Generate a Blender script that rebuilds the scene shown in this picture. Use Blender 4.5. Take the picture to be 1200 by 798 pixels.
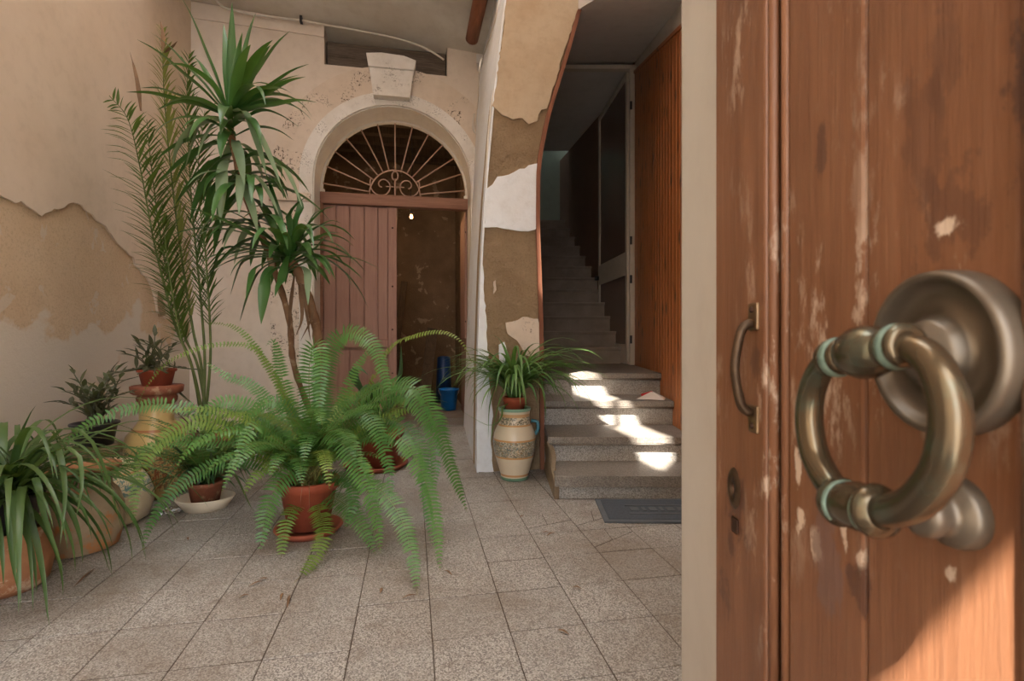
import bpy, bmesh, math, random
from mathutils import Vector, Matrix
random.seed(7)
R = random.uniform
for o in list(bpy.data.objects): bpy.data.objects.remove(o)
sc = bpy.context.scene
col = sc.collection

# ------------------------------------------------------------------ camera
CAM_H, FPX, CXP, HYP = 1.05, 600.0, 600.0, 392.0
YAW = math.radians(11.03); CS, SN = math.cos(YAW), math.sin(YAW)
cd = bpy.data.cameras.new('camera'); cam = bpy.data.objects.new('camera', cd); col.objects.link(cam)
cam.location = (0, 0, CAM_H); cam.rotation_euler = (math.pi/2, 0, -YAW)
cd.sensor_width = 36; cd.lens = FPX*36/1200; cd.shift_y = -7/1200; cd.clip_start = .02
cd.dof.use_dof = True; cd.dof.focus_distance = 3.0; cd.dof.aperture_fstop = 8.0
sc.camera = cam

# ------------------------------------------------------------------ light
w = bpy.data.worlds.new('World'); sc.world = w; w.use_nodes = True
bg = w.node_tree.nodes['Background']; bg.inputs[0].default_value = (.95, .975, 1.0, 1); bg.inputs[1].default_value = 2.6
SUN = Vector((.36, .66, -.95))                       # travel direction, camera-aligned axes (right, ahead, up)
SUNW = Vector((SUN.x*CS+SUN.y*SN, -SUN.x*SN+SUN.y*CS, SUN.z)).normalized()
sl = bpy.data.lights.new('sun_offscreen', 'SUN'); sl.energy = 14; sl.angle = .009; sl.color = (1, .93, .82)
so = bpy.data.objects.new('sun_offscreen', sl); col.objects.link(so); so.rotation_euler = SUNW.to_track_quat('-Z', 'Y').to_euler(); so.location = (0, 0, 14)
vs = sc.view_settings; vs.view_transform = 'Standard'; vs.look = 'None'; vs.exposure = 1.42; vs.gamma = 1; vs.use_curve_mapping = False

# ------------------------------------------------------------------ geometry of the place
def C(X, Z, z=0.0): return Vector((X*CS+Z*SN, -X*SN+Z*CS, z))     # camera-aligned plan -> room axes
def P(px, py, D): return C((px-CXP)/FPX*D, D, CAM_H-(py-HYP)/FPX*D)
def ray(px, py): return P(px, py, 1.0)-Vector((0, 0, CAM_H))
def onY(px, py, Y): r = ray(px, py); return Vector((0, 0, CAM_H))+r*(Y/r.y)
def onX(px, py, X): r = ray(px, py); return Vector((0, 0, CAM_H))+r*(X/r.x)
def onZ(px, py, z=0.0): r = ray(px, py); return Vector((0, 0, CAM_H))+r*((z-CAM_H)/r.z)

# ------------------------------------------------------------------ materials
class NT:
    def __init__(s, name):
        s.m = bpy.data.materials.new(name); s.m.use_nodes = True; s.t = s.m.node_tree; s.n = s.t.nodes
        s.b = s.n['Principled BSDF']; s.tc = s.n.new('ShaderNodeTexCoord')
    def lk(s, a, b): s.t.links.new(a, b)
    def put(s, sock, v):
        if isinstance(v, bpy.types.NodeSocket): s.lk(v, sock)
        elif isinstance(v, (tuple, list)):
            v = tuple(v); sock.default_value = v+(1,) if len(v) == 3 and len(sock.default_value) == 4 else v
        else: sock.default_value = v
    def co(s, scale=(1, 1, 1), kind='Object', loc=(0, 0, 0)):
        mp = s.n.new('ShaderNodeMapping'); s.lk(s.tc.outputs[kind], mp.inputs[0]); mp.inputs[3].default_value = scale; mp.inputs[1].default_value = loc
        return mp.outputs[0]
    def noise(s, scale, detail=4, rough=.55, co=None, dist=0):
        n = s.n.new('ShaderNodeTexNoise'); s.lk(co or s.tc.outputs['Object'], n.inputs['Vector'])
        n.inputs['Scale'].default_value = scale; n.inputs['Detail'].default_value = detail; n.inputs['Roughness'].default_value = rough; n.inputs['Distortion'].default_value = dist
        return n.outputs['Fac']
    def voro(s, scale, co=None, feat='F1', out='Distance', rnd=1):
        n = s.n.new('ShaderNodeTexVoronoi'); n.feature = feat; s.lk(co or s.tc.outputs['Object'], n.inputs['Vector']); n.inputs['Scale'].default_value = scale; n.inputs['Randomness'].default_value = rnd
        return n.outputs[out]
    def wave(s, scale, dist=0, co=None, det=2, dsc=1, direction='X', typ='BANDS'):
        n = s.n.new('ShaderNodeTexWave'); n.wave_type = typ; n.bands_direction = direction; s.lk(co or s.tc.outputs['Object'], n.inputs['Vector'])
        n.inputs['Scale'].default_value = scale; n.inputs['Distortion'].default_value = dist; n.inputs['Detail'].default_value = det; n.inputs['Detail Scale'].default_value = dsc
        return n.outputs['Fac']
    def ramp(s, fac, stops, interp='LINEAR'):
        r = s.n.new('ShaderNodeValToRGB'); s.lk(fac, r.inputs[0]); r.color_ramp.interpolation = interp; e = r.color_ramp.elements
        while len(e) < len(stops): e.new(.5)
        for k, (p, c) in enumerate(stops):
            e[k].position = p; e[k].color = (c, c, c, 1) if isinstance(c, (int, float)) else tuple(c)+(1,)
        return r.outputs[0]
    def mix(s, f, a, b, mode='MIX'):
        m = s.n.new('ShaderNodeMix'); m.data_type = 'RGBA'; m.blend_type = mode
        s.put(m.inputs[0], f); s.put(m.inputs[6], a); s.put(m.inputs[7], b); return m.outputs[2]
    def math(s, op, a, b=0.0, clamp=False):
        m = s.n.new('ShaderNodeMath'); m.operation = op; m.use_clamp = clamp; s.put(m.inputs[0], a); s.put(m.inputs[1], b); return m.outputs[0]
    def sep(s, ax, co=None):
        n = s.n.new('ShaderNodeSeparateXYZ'); s.lk(co or s.tc.outputs['Object'], n.inputs[0]); return n.outputs['XYZ'.index(ax)]
    def rnd(s): n = s.n.new('ShaderNodeObjectInfo'); return n.outputs['Random']
    def bump(s, h, st=.3, d=.01):
        b = s.n.new('ShaderNodeBump'); b.inputs['Strength'].default_value = st; b.inputs['Distance'].default_value = d; s.lk(h, b.inputs['Height']); s.lk(b.outputs[0], s.b.inputs['Normal'])
    def done(s, color, rough=.8, metal=0, **kw):
        s.put(s.b.inputs['Base Color'], color); s.put(s.b.inputs['Roughness'], rough); s.put(s.b.inputs['Metallic'], metal)
        for k, v in kw.items(): s.put(s.b.inputs[k.replace('_', ' ')], v)
        return s.m
def sr(r, g, b):
    f = lambda v: (v/255/12.92) if v <= 10 else ((v/255+.055)/1.055)**2.4
    return (f(r), f(g), f(b))
def tint(c, k): return tuple(min(1, v*k) for v in c)

def plaster(name, base, stain, amt=.5, bump=.25, scale=1.0, pits=0):
    t = NT(name); n1 = t.noise(1.3*scale, 5, .6); n2 = t.noise(9*scale, 6, .65); n3 = t.noise(90, 4, .6)
    c = t.mix(t.ramp(n1, [(.38, 0), (.68, amt)]), base, stain)
    c = t.mix(t.ramp(n2, [(.5, 0), (.75, .35)]), c, tint(stain, .82))
    c = t.mix(t.ramp(n2, [(.25, .25), (.45, 0)]), c, tint(base, 1.12))
    if pits:
        p = t.noise(38*scale, 3, .7); q = t.noise(3.1*scale, 3, .5)
        c = t.mix(t.math('MULTIPLY', t.ramp(p, [(.56, 0), (.6, 1)]), t.ramp(q, [(.52, 0), (.6, pits)])), c, sr(92, 74, 62))
    t.bump(t.math('ADD', t.math('MULTIPLY', n3, .35), n2), bump, .012)
    return t.done(c, .88)
def render_coat(name, base, dark, pale=None, zpale=None, bump=.8):
    t = NT(name); n1 = t.noise(2.2, 5, .6); n2 = t.noise(22, 8, .75); n3 = t.noise(65, 6, .7)
    c = t.mix(t.ramp(n1, [(.35, 0), (.65, .75)]), base, dark)
    c = t.mix(t.ramp(n3, [(.5, 0), (.72, .55)]), c, tint(dark, .62))
    if pale:
        z = t.sep('Z'); f = t.math('ADD', z, t.math('MULTIPLY', t.math('SUBTRACT', t.noise(2.6, 5, .5, dist=.3), .5), 1.6))
        c = t.mix(t.ramp(t.math('SUBTRACT', f, zpale-.5), [(.44, 1), (.52, 0)]), c, pale)
        c = t.mix(t.ramp(t.noise(4.3, 6, .6, dist=.4), [(.60, 0), (.63, .7)]), c, tint(pale, .95))
    t.bump(t.math('ADD', n2, t.math('MULTIPLY', n3, .7)), bump, .03)
    return t.done(c, .95)
def wood(name, base, dark, light, sc_=1.0, axis='Z', knots=None, rough=.6, scuff=None, bump=.2, spots=()):
    t = NT(name); st = {'Z': (14, 14, .9), 'X': (.9, 14, 14), 'Y': (14, .9, 14)}[axis]; st = tuple(v*sc_ for v in st)
    rn = t.rnd(); mp = t.co(st); va = t.n.new('ShaderNodeVectorMath'); va.operation = 'ADD'; t.lk(mp, va.inputs[0])
    cb = t.n.new('ShaderNodeCombineXYZ'); t.lk(t.math('MULTIPLY', rn, 37.0), cb.inputs[0]); t.lk(t.math('MULTIPLY', rn, 11.0), cb.inputs[2]); t.lk(cb.outputs[0], va.inputs[1]); co = va.outputs[0]
    g = t.noise(1.6, 6, .62, co, 1.2); f = t.noise(7, 5, .7, co)
    c = t.mix(t.ramp(g, [(.3, 0), (.7, 1)]), dark, base); c = t.mix(t.ramp(f, [(.5, 0), (.8, .45)]), c, light)
    c = t.mix(t.math('MULTIPLY', rn, .3), c, tint(base, .68))
    if knots:
        k = t.voro(1, t.co((7, 7, 3.4))); c = t.mix(t.ramp(k, [(.10, .95), (.24, 0)]), c, knots)
        c = t.mix(t.ramp(t.noise(2.0, 4, .6, t.co((5, 5, .8))), [(.55, 0), (.75, .55)]), c, tint(knots, 1.6))
    if scuff:
        w1 = t.noise(4.5, 5, .6, t.co((1, 1, .55))); w2 = t.noise(30, 6, .72, t.co((1, 1, .35)))
        c = t.mix(t.math('MULTIPLY', t.ramp(w1, [(.5, 0), (.62, 1)]), t.ramp(w2, [(.53, 0), (.6, .8)])), c, scuff)
        c = t.mix(t.ramp(t.noise(6, 5, .65, t.co((1, 1, .4), loc=(3, 1, 2))), [(.56, 0), (.72, .55)]), c, tint(dark, .55))
    for (p, r, colr, a) in spots:
        d = t.n.new('ShaderNodeVectorMath'); d.operation = 'SUBTRACT'; t.lk(t.tc.outputs['Object'], d.inputs[0]); d.inputs[1].default_value = p
        l = t.n.new('ShaderNodeVectorMath'); l.operation = 'LENGTH'; sc3 = t.n.new('ShaderNodeVectorMath'); sc3.operation = 'MULTIPLY'; t.lk(d.outputs[0], sc3.inputs[0]); sc3.inputs[1].default_value = (1, 1, r[1]); t.lk(sc3.outputs[0], l.inputs[0])
        dd = t.math('ADD', l.outputs['Value'], t.math('MULTIPLY', t.math('SUBTRACT', t.noise(45, 6, .72, t.co((1, 1, .5))), .5), r[0]*4.5))
        c = t.mix(t.ramp(t.math('DIVIDE', dd, r[0]*2), [(.35, a), (.5, 0)]), c, colr)
    t.bump(f, bump, .004)
    return t.done(c, rough)
def simple(name, c, rough=.6, metal=0, var=.25, scale=12, bump=.15, **kw):
    t = NT(name); n = t.noise(scale, 5, .6); cc = t.mix(t.ramp(n, [(.3, 0), (.7, 1)]), tint(c, 1-var), tint(c, 1+var*.6)); t.bump(t.noise(scale*5, 4), bump, .004)
    return t.done(cc, rough, metal, **kw)
def leafmat(name, a, b, rough=.42, trans=.25, tipc=None):
    t = NT(name); r = t.rnd(); n = t.noise(5, 3)
    c = t.mix(r, a, b); c = t.mix(t.ramp(n, [(.35, 0), (.7, .5)]), c, tint(b, 1.15))
    if tipc: c = t.mix(t.ramp(t.noise(3.1, 4, .6), [(.66, 0), (.74, .85)]), c, tipc)
    m = t.done(c, rough); o = t.n['Material Output']
    tr = t.n.new('ShaderNodeBsdfTranslucent'); t.lk(t.mix(.5, c, (.25, .4, .03)), tr.inputs[0]); ms = t.n.new('ShaderNodeMixShader'); ms.inputs[0].default_value = trans
    t.lk(t.b.outputs[0], ms.inputs[1]); t.lk(tr.outputs[0], ms.inputs[2]); t.lk(ms.outputs[0], o.inputs[0]); return m

M = {}
M['skin'] = plaster('cream_plaster', sr(220, 200, 180), sr(208, 184, 160), .5, .08)
M['skin_back'] = plaster('pale_plaster', sr(222, 208, 194), sr(208, 188, 170), .5, .1)
M['arch_white'] = plaster('limewashed_stone', sr(232, 226, 220), sr(210, 200, 188), .7, .35, 1.6, pits=.6)
M['arch_beige'] = plaster('worn_beige_plaster', sr(222, 206, 190), sr(206, 186, 166), .7, .3, 1.3, pits=1)
M['soffit'] = plaster('limewashed_soffit', sr(226, 219, 211), sr(208, 197, 185), .6, .15)
M['ceil'] = plaster('ceiling_plaster', sr(216, 210, 200), sr(194, 180, 162), .7, .15, .8)
M['ceil_grey'] = plaster('grey_ceiling_paint', sr(210, 206, 204), sr(194, 188, 184), .4, .1, .8)
M['white'] = plaster('bluish_whitewash', sr(236, 240, 246), sr(222, 222, 222), .5, .25, 2)
M['pillar_top'] = plaster('aged_ochre_plaster', sr(196, 178, 154), sr(176, 152, 124), .8, .3, 1.8)
M['rough'] = render_coat('exposed_rough_render', sr(182, 156, 124), sr(156, 130, 100), bump=1.0)
M['tan'] = render_coat('exposed_tan_render', sr(212, 186, 156), sr(200, 170, 138), sr(212, 198, 182), 1.08, bump=.22)
M['reveal'] = plaster('entry_wall_paint', sr(214, 210, 204), sr(204, 196, 188), .6, .08, .7)
M['upper'] = plaster('upper_wall_plaster', sr(214, 198, 176), sr(198, 178, 152), .5, .1)
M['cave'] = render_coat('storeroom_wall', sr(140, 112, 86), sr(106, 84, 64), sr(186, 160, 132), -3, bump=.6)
M['stairwall'] = plaster('stairwell_green_paint', sr(158, 168, 156), sr(144, 152, 140), .5, .1)
M['darkwall'] = plaster('stairwell_brown_paint', sr(128, 102, 88), sr(112, 88, 76), .5, .1)
# terrazzo
def terrazzo(name, base, sp1, sp2, dirt, scale=150, dirt_amt=.6, rough=.62):
    t = NT(name); g = t.n.new('ShaderNodeNewGeometry').outputs['Position']; vc = t.voro(scale, g, out='Color'); s1 = t.sep('X', vc); s2 = t.sep('Y', vc)
    c = t.mix(t.ramp(s1, [(.5, 0), (.56, 1)], 'LINEAR'), base, sp1); c = t.mix(t.ramp(s2, [(.66, 0), (.72, 1)]), c, sp2)
    c = t.mix(t.ramp(t.voro(scale, g), [(.0, 0), (.75, .5)]), c, tint(base, .7))
    c = t.mix(t.math('MULTIPLY', t.rnd(), .28), c, tint(base, .72))
    c = t.mix(t.ramp(t.noise(1.4, 6, .65, g, .5), [(.45, 0), (.72, dirt_amt)]), c, dirt)
    c = t.mix(t.ramp(t.noise(7, 5, .65, g), [(.55, 0), (.75, dirt_amt*.7)]), c, tint(dirt, .85))
    t.bump(t.noise(120, 3), .1, .003); return t.done(c, rough)
M['tile'] = terrazzo('terrazzo_tile', sr(162, 156, 149), sr(203, 198, 192), sr(104, 98, 94), sr(114, 97, 81), scale=230, dirt_amt=.7)
M['grout'] = simple('floor_joint_dirt', sr(78, 66, 56), .95)
M['stone'] = terrazzo('grey_speckled_step', sr(182, 177, 171), sr(214, 210, 205), sr(116, 112, 107), sr(138, 128, 116), 200, .45)
M['nosing'] = terrazzo('worn_stone_tread', sr(140, 132, 123), sr(166, 158, 149), sr(106, 98, 91), sr(98, 87, 76), 220, .5, .5)
M['stepdark'] = simple('worn_brown_step', sr(146, 132, 120), .7, var=.25, scale=5)
M['mortar'] = render_coat('rough_mortar_edge', sr(170, 150, 124), sr(124, 102, 80), bump=1)
# wood
M['pine'] = wood('varnished_pine_board', sr(184, 114, 62), sr(150, 82, 40), sr(204, 138, 82), 1, knots=sr(60, 30, 14), rough=.38)
M['bigdoor'] = wood('worn_brown_door_wood', sr(146, 94, 68), sr(118, 70, 48), sr(164, 114, 90), 1.5, rough=.45, scuff=sr(205, 180, 160), bump=.3)
M['olddoor'] = wood('faded_pink_brown_boards', sr(172, 132, 116), sr(146, 106, 92), sr(188, 150, 134), 1, rough=.75, bump=.25)
M['transom'] = wood('faded_transom_wood', sr(162, 118, 98), sr(132, 92, 74), sr(182, 142, 122), 1, 'X', rough=.8)
M['beam'] = wood('old_dark_beam', sr(112, 98, 86), sr(66, 56, 48), sr(146, 132, 118), 1.4, 'X', rough=.9, bump=.6)
M['edge_strip'] = wood('red_brown_edging', sr(146, 92, 66), sr(112, 66, 46), sr(166, 118, 92), 1, rough=.7)
M['log'] = wood('brown_pole_wood', sr(150, 92, 62), sr(110, 64, 42), sr(170, 112, 80), 1, 'Y', rough=.6)
M['plank_old'] = wood('grey_old_plank', sr(96, 76, 58), sr(60, 46, 34), sr(120, 100, 80), 1, rough=.9)
M['whiteframe'] = simple('cream_painted_metal', sr(196, 186, 172), .45, var=.08)
# metal
def bronze():
    t = NT('patinated_bronze'); n = t.noise(28, 5, .65); n2 = t.noise(9, 4)
    ao = t.n.new('ShaderNodeNewGeometry').outputs['Pointiness']
    c = t.mix(t.ramp(n2, [(.35, 0), (.7, 1)]), sr(82, 74, 62), sr(104, 90, 70)); c = t.mix(t.ramp(n, [(.52, 0), (.70, .65)]), c, sr(92, 110, 98))
    t.bump(n, .06, .002); return t.done(c, .22, .7)
M['bronze'] = bronze()
M['rosette'] = simple('dull_brown_bronze', sr(108, 97, 84), .38, .5, .2, 10, .05)
M['verdigris'] = simple('pale_verdigris', sr(118, 140, 128), .5, .4, .35, 90)
M['brass'] = simple('tarnished_brass', sr(128, 104, 78), .42, .8, .3, 40)
M['brass_dark'] = simple('dark_tarnished_brass', sr(84, 66, 50), .5, .7, .3, 40)
M['screw'] = simple('rusty_screw', sr(70, 48, 36), .6, .6)
M['iron'] = simple('pinkish_painted_iron', sr(186, 150, 130), .6, .1, .15, 20)
M['cable'] = simple('white_cable_sheath', sr(216, 206, 194), .5, var=.06)
M['black'] = simple('black_plastic', sr(38, 36, 40), .4, var=.1)
M['blue'] = simple('blue_plastic', sr(22, 116, 196), .35, var=.08)
M['blue_dark'] = simple('dark_blue_plastic', sr(20, 60, 110), .4, var=.1)
M['mat'] = simple('dark_grey_rubber', sr(88, 92, 98), .7, var=.15, scale=20, bump=.4)
M['mat_in'] = simple('blue_grey_mat_pile', sr(76, 82, 90), .95, var=.2, scale=60, bump=.8)
M['paper'] = simple('white_paper', sr(226, 216, 206), .8, var=.05)
M['red'] = simple('red_print', sr(180, 30, 36), .6, var=.1)
def terracotta(name, a, b, pale=None):
    t = NT(name); n = t.noise(6, 6, .65); c = t.mix(t.ramp(n, [(.35, 0), (.7, 1)]), a, b)
    if pale: c = t.mix(t.ramp(t.noise(11, 6, .68), [(.55, 0), (.63, .85)]), c, pale)
    t.bump(t.noise(50, 4), .2, .004); return t.done(c, .75)
M['terra'] = terracotta('terracotta', sr(158, 74, 46), sr(126, 54, 34))
M['terra_old'] = terracotta('flaking_terracotta', sr(148, 86, 60), sr(112, 62, 46), sr(176, 138, 108))
M['terra_pale'] = terracotta('pale_weathered_clay', sr(176, 124, 84), sr(144, 92, 62), sr(196, 170, 142))
M['worn_jar'] = terracotta('worn_painted_clay', sr(176, 158, 132), sr(150, 122, 92), sr(186, 120, 66))
M['saucer'] = terracotta('terracotta_saucer', sr(164, 84, 60), sr(136, 66, 46))
M['dish'] = simple('ivory_plastic', sr(222, 206, 182), .45, var=.08)
M['soil'] = simple('dark_soil', sr(52, 40, 30), .95, var=.4, scale=60, bump=1)
def majolica(name, ground, bands, pat=None):
    """bands: (z0,z1,colour) painted rings; pat: (z0,z1,colour,scale,thr) painted foliage"""
    t = NT(name); z = t.sep('Z'); c = t.mix(t.ramp(t.noise(8, 5), [(.4, 0), (.75, .35)]), ground, tint(ground, .8))
    for (z0, z1, cc, s_, thr) in (pat or []):
        f = t.math('MULTIPLY', t.math('GREATER_THAN', z, z0), t.math('LESS_THAN', z, z1))
        d = t.noise(s_, 2, .5, dist=2.2); g = t.math('LESS_THAN', t.math('ABSOLUTE', t.math('SUBTRACT', d, .5)), thr)
        c = t.mix(t.math('MULTIPLY', f, t.math('MULTIPLY', g, .85)), c, cc)
    for (z0, z1, cc) in bands:
        f = t.math('MULTIPLY', t.math('GREATER_THAN', z, z0), t.math('LESS_THAN', z, z1)); c = t.mix(t.math('MULTIPLY', f, .85), c, cc)
    t.bump(t.noise(40, 3), .05, .003); return t.done(c, .28)
# leaves
M['fern'] = leafmat('fern_green', sr(48, 94, 40), sr(84, 128, 60), .4, .2)
M['fern_y'] = leafmat('fern_yellow_green', sr(88, 122, 46), sr(120, 138, 58), .5, .25, sr(160, 122, 50))
M['rachis'] = simple('fern_midrib', sr(120, 116, 58), .6)
M['yucca'] = leafmat('yucca_leaf', sr(34, 76, 30), sr(70, 112, 56), .34, .15)
M['yucca_pale'] = leafmat('pale_yucca_leaf', sr(110, 136, 104), sr(140, 160, 124), .4, .2)
M['palm_pale'] = leafmat('pale_palm', sr(120, 124, 60), sr(138, 140, 76), .5, .25)
M['palm'] = leafmat('palm_green', sr(52, 80, 32), sr(86, 108, 48), .5, .25)
M['palm_stem'] = simple('palm_stem', sr(92, 104, 48), .55, var=.3)
M['dry'] = simple('dry_brown_leaf', sr(122, 92, 66), .8, var=.3)
M['strap'] = leafmat('strap_leaf', sr(46, 74, 34), sr(82, 106, 58), .42, .2)
M['spider'] = leafmat('spider_leaf', sr(54, 100, 42), sr(108, 142, 80), .4, .25)
M['purple'] = leafmat('purple_green_leaf', sr(66, 74, 48), sr(92, 86, 66), .5, .15)
M['darkleaf'] = leafmat('dark_broad_leaf', sr(36, 72, 44), sr(62, 98, 66), .35, .15)
M['bark'] = terracotta('ringed_yucca_bark', sr(150, 112, 80), sr(112, 76, 52), sr(178, 150, 118))
def emis(name, c, s):
    t = NT(name); t.put(t.b.inputs['Emission Color'], c); t.b.inputs['Emission Strength'].default_value = s; return t.done(c, .4)
M['bulb'] = emis('lit_bulb', (1, .55, .2), 7)
def glassm():
    t = NT('smoked_glass'); return t.done(sr(112, 92, 84), .2, 0, Alpha=1.0)
M['glass'] = glassm()
def clearplastic():
    t = NT('clear_plastic'); return t.done(sr(190, 190, 190), .15, 0, Transmission_Weight=.8)
M['clear'] = clearplastic()

# ------------------------------------------------------------------ mesh builder
class MB:
    def __init__(s): s.v = []; s.f = []; s.sm = []
    def add(s, vs, fs, smooth=False, X=None):
        o = len(s.v); s.v += [(X @ Vector(p)) if X else Vector(p) for p in vs]; s.f += [tuple(i+o for i in f) for f in fs]; s.sm += [smooth]*len(fs); return s
    def box(s, a, b, X=None, bev=0):
        x0, y0, z0 = a; x1, y1, z1 = b
        if bev <= 0:
            return s.add([(x0,y0,z0),(x1,y0,z0),(x1,y1,z0),(x0,y1,z0),(x0,y0,z1),(x1,y0,z1),(x1,y1,z1),(x0,y1,z1)],
                [(0,3,2,1),(4,5,6,7),(0,1,5,4),(1,2,6,5),(2,3,7,6),(3,0,4,7)], False, X)
        bm = bmesh.new(); bmesh.ops.create_cube(bm, size=1)
        for v in bm.verts: v.co = Vector((x0+(v.co.x+.5)*(x1-x0), y0+(v.co.y+.5)*(y1-y0), z0+(v.co.z+.5)*(z1-z0)))
        bmesh.ops.bevel(bm, geom=bm.edges[:], offset=bev, segments=2, affect='EDGES', profile=.5)
        bm.verts.index_update(); s.add([v.co.copy() for v in bm.verts], [[v.index for v in f.verts] for f in bm.faces], False, X); bm.free(); return s
    def prism(s, pts, ex, X=None):
        """pts: 3-D outline, ex: extrusion vector"""
        n = len(pts); ex = Vector(ex); a = [Vector(p) for p in pts]; b = [p+ex for p in a]
        return s.add(a+b, [tuple(range(n))[::-1], tuple(range(n, 2*n))]+[(i, (i+1) % n, n+(i+1) % n, n+i) for i in range(n)], False, X)
    def lathe(s, prof, n=32, X=None, wob=0):
        vs = []; fs = []; m = len(prof)
        for k in range(n):
            a = 2*math.pi*k/n; q = 1+(wob*math.sin(3*a+1) if wob else 0)
            for (r, z) in prof: vs.append((r*q*math.cos(a), r*q*math.sin(a), z))
        for k in range(n):
            for j in range(m-1):
                a, b, c, d = k*m+j, ((k+1) % n)*m+j, ((k+1) % n)*m+j+1, k*m+j+1
                if prof[j][0] < 1e-6: fs.append((a, c, d))
                elif prof[j+1][0] < 1e-6: fs.append((a, b, c))
                else: fs.append((a, b, c, d))
        return s.add(vs, fs, True, X)
    def tube(s, path, rad, n=8, X=None, closed=False):
        path = [Vector(p) for p in path]; m = len(path); rs = rad if isinstance(rad, (list, tuple)) else [rad]*m
        vs = []; fs = []; prev = None
        for i in range(m):
            t = (path[(i+1) % m]-path[i-1]) if closed else (path[min(i+1, m-1)]-path[max(i-1, 0)]); t.normalize()
            if prev is None: u = t.orthogonal().normalized()
            else: u = prev-t*prev.dot(t); u = u.normalized() if u.length > 1e-6 else t.orthogonal().normalized()
            prev = u; w_ = t.cross(u)
            for k in range(n):
                a = 2*math.pi*k/n; vs.append(path[i]+(u*math.cos(a)+w_*math.sin(a))*rs[i])
        for i in range(m if closed else m-1):
            for k in range(n): fs.append((i*n+k, i*n+(k+1) % n, ((i+1) % m)*n+(k+1) % n, ((i+1) % m)*n+k))
        if not closed: fs += [tuple(range(n))[::-1], tuple(range((m-1)*n, m*n))]
        return s.add(vs, fs, True, X)
    def build(s, name, mat, parent=None, **tags):
        me = bpy.data.meshes.new(name); me.from_pydata([tuple(v) for v in s.v], [], s.f); me.update()
        me.polygons.foreach_set('use_smooth', s.sm)
        bm = bmesh.new(); bm.from_mesh(me); bmesh.ops.recalc_face_normals(bm, faces=bm.faces[:]); bm.to_mesh(me); bm.free()
        me.materials.append(M[mat] if isinstance(mat, str) else mat)
        o = bpy.data.objects.new(name, me); col.objects.link(o)
        if parent: o.parent = parent
        for k, v in tags.items(): o[k] = v
        return o
def tag(o, label=None, cat=None, group=None, kind=None):
    for k, v in (('label', label), ('category', cat), ('group', group), ('kind', kind)):
        if v: o[k] = v
    return o
def thing(name, loc, label, cat, group=None, kind=None):
    o = bpy.data.objects.new(name, None); o.empty_display_size = .05; col.objects.link(o); o.location = loc; return tag(o, label, cat, group, kind)
def frame(o, x, y, z):
    m = Matrix.Identity(4)
    for i, a in enumerate((x, y, z)):
        a = Vector(a).normalized()
        for k in range(3): m[k][i] = a[k]
    m.translation = o; return m
def spline(pts, n):
    pts = [Vector(p) for p in pts]; q = [pts[0]*2-pts[1]]+pts+[pts[-1]*2-pts[-2]]; out = []; m = len(pts)-1
    for i in range(n+1):
        u = i/n*m; k = min(int(u), m-1); t = u-k; a, b, c, d = q[k:k+4]
        out.append(.5*((2*b)+(c-a)*t+(2*a-5*b+4*c-d)*t*t+(3*b-a-3*c+d)*t**3))
    return out
def resample(pts, n):
    L = [0]
    for a, b in zip(pts, pts[1:]): L.append(L[-1]+(b-a).length)
    out = []; k = 0
    for i in range(n+1):
        d = L[-1]*i/n
        while k < len(pts)-2 and L[k+1] < d: k += 1
        e = L[k+1]-L[k]; out.append(pts[k].lerp(pts[k+1], (d-L[k])/e if e > 1e-9 else 0))
    return out, L[-1]
UP = Vector((0, 0, 1))
def side_of(t, hint=None):
    s_ = t.cross(UP)
    if s_.length < .25 and hint is not None: s_ = hint.copy()
    return s_.normalized() if s_.length > 1e-6 else Vector((1, 0, 0))
def ribbon(mb, path, wid, fold=.25, hint=None, twist=0.0):
    m = len(path); vs = []; fs = []; ps = hint
    for i, p in enumerate(path):
        t = (path[min(i+1, m-1)]-path[max(i-1, 0)]).normalized(); s_ = side_of(t, ps)
        if ps is not None and s_.dot(ps) < 0: s_ = -s_
        s_ = (s_-t*s_.dot(t)).normalized(); ps = s_; n = s_.cross(t)
        if twist: a = twist*i/m; s_ = s_*math.cos(a)+n*math.sin(a); n = s_.cross(t)
        h = wid[i]/2; vs += [p+s_*h+n*h*fold, p, p-s_*h+n*h*fold]
    for i in range(m-1): fs += [(3*i, 3*i+1, 3*i+4, 3*i+3), (3*i+1, 3*i+2, 3*i+5, 3*i+4)]
    return mb.add(vs, fs, True)
def leafw(n, w_, base=.35, peak=.3, e=.9):
    out = []
    for i in range(n+1):
        t = i/n; out.append(w_*max(.02, (base+(1-base)*min(1, t/peak))*(1-max(0, (t-peak)/(1-peak))**1.6)**e))
    return out

# ================================================================== THE SETTING
YB = 5.9                                             # back wall
XL = onY(222, HYP, YB).x                             # left wall
HT = 12.5                                            # height of the courtyard walls, unseen tops raised to block the sun
CF = frame(Vector((0, 0, 0)), C(1, 0), C(0, 1), UP)  # camera-aligned plan (stairs, entry)
def jag(pts, step=.05, amp=.012):
    out = []; pts = [Vector(p) for p in pts]
    for a, b in zip(pts, pts[1:]):
        n = max(1, int((b-a).length/step)); d = (b-a)
        for i in range(n):
            p = a+d*(i/n); out.append(p if i == 0 and not out else p+Vector((R(-amp, amp), R(-amp, amp), R(-amp, amp))))
    return out+[pts[-1]]
def flatY(pts, Y): return [Vector((p.x, Y, p.z)) for p in pts]
def flatX(pts, X): return [Vector((X, p.y, p.z)) for p in pts]

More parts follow.
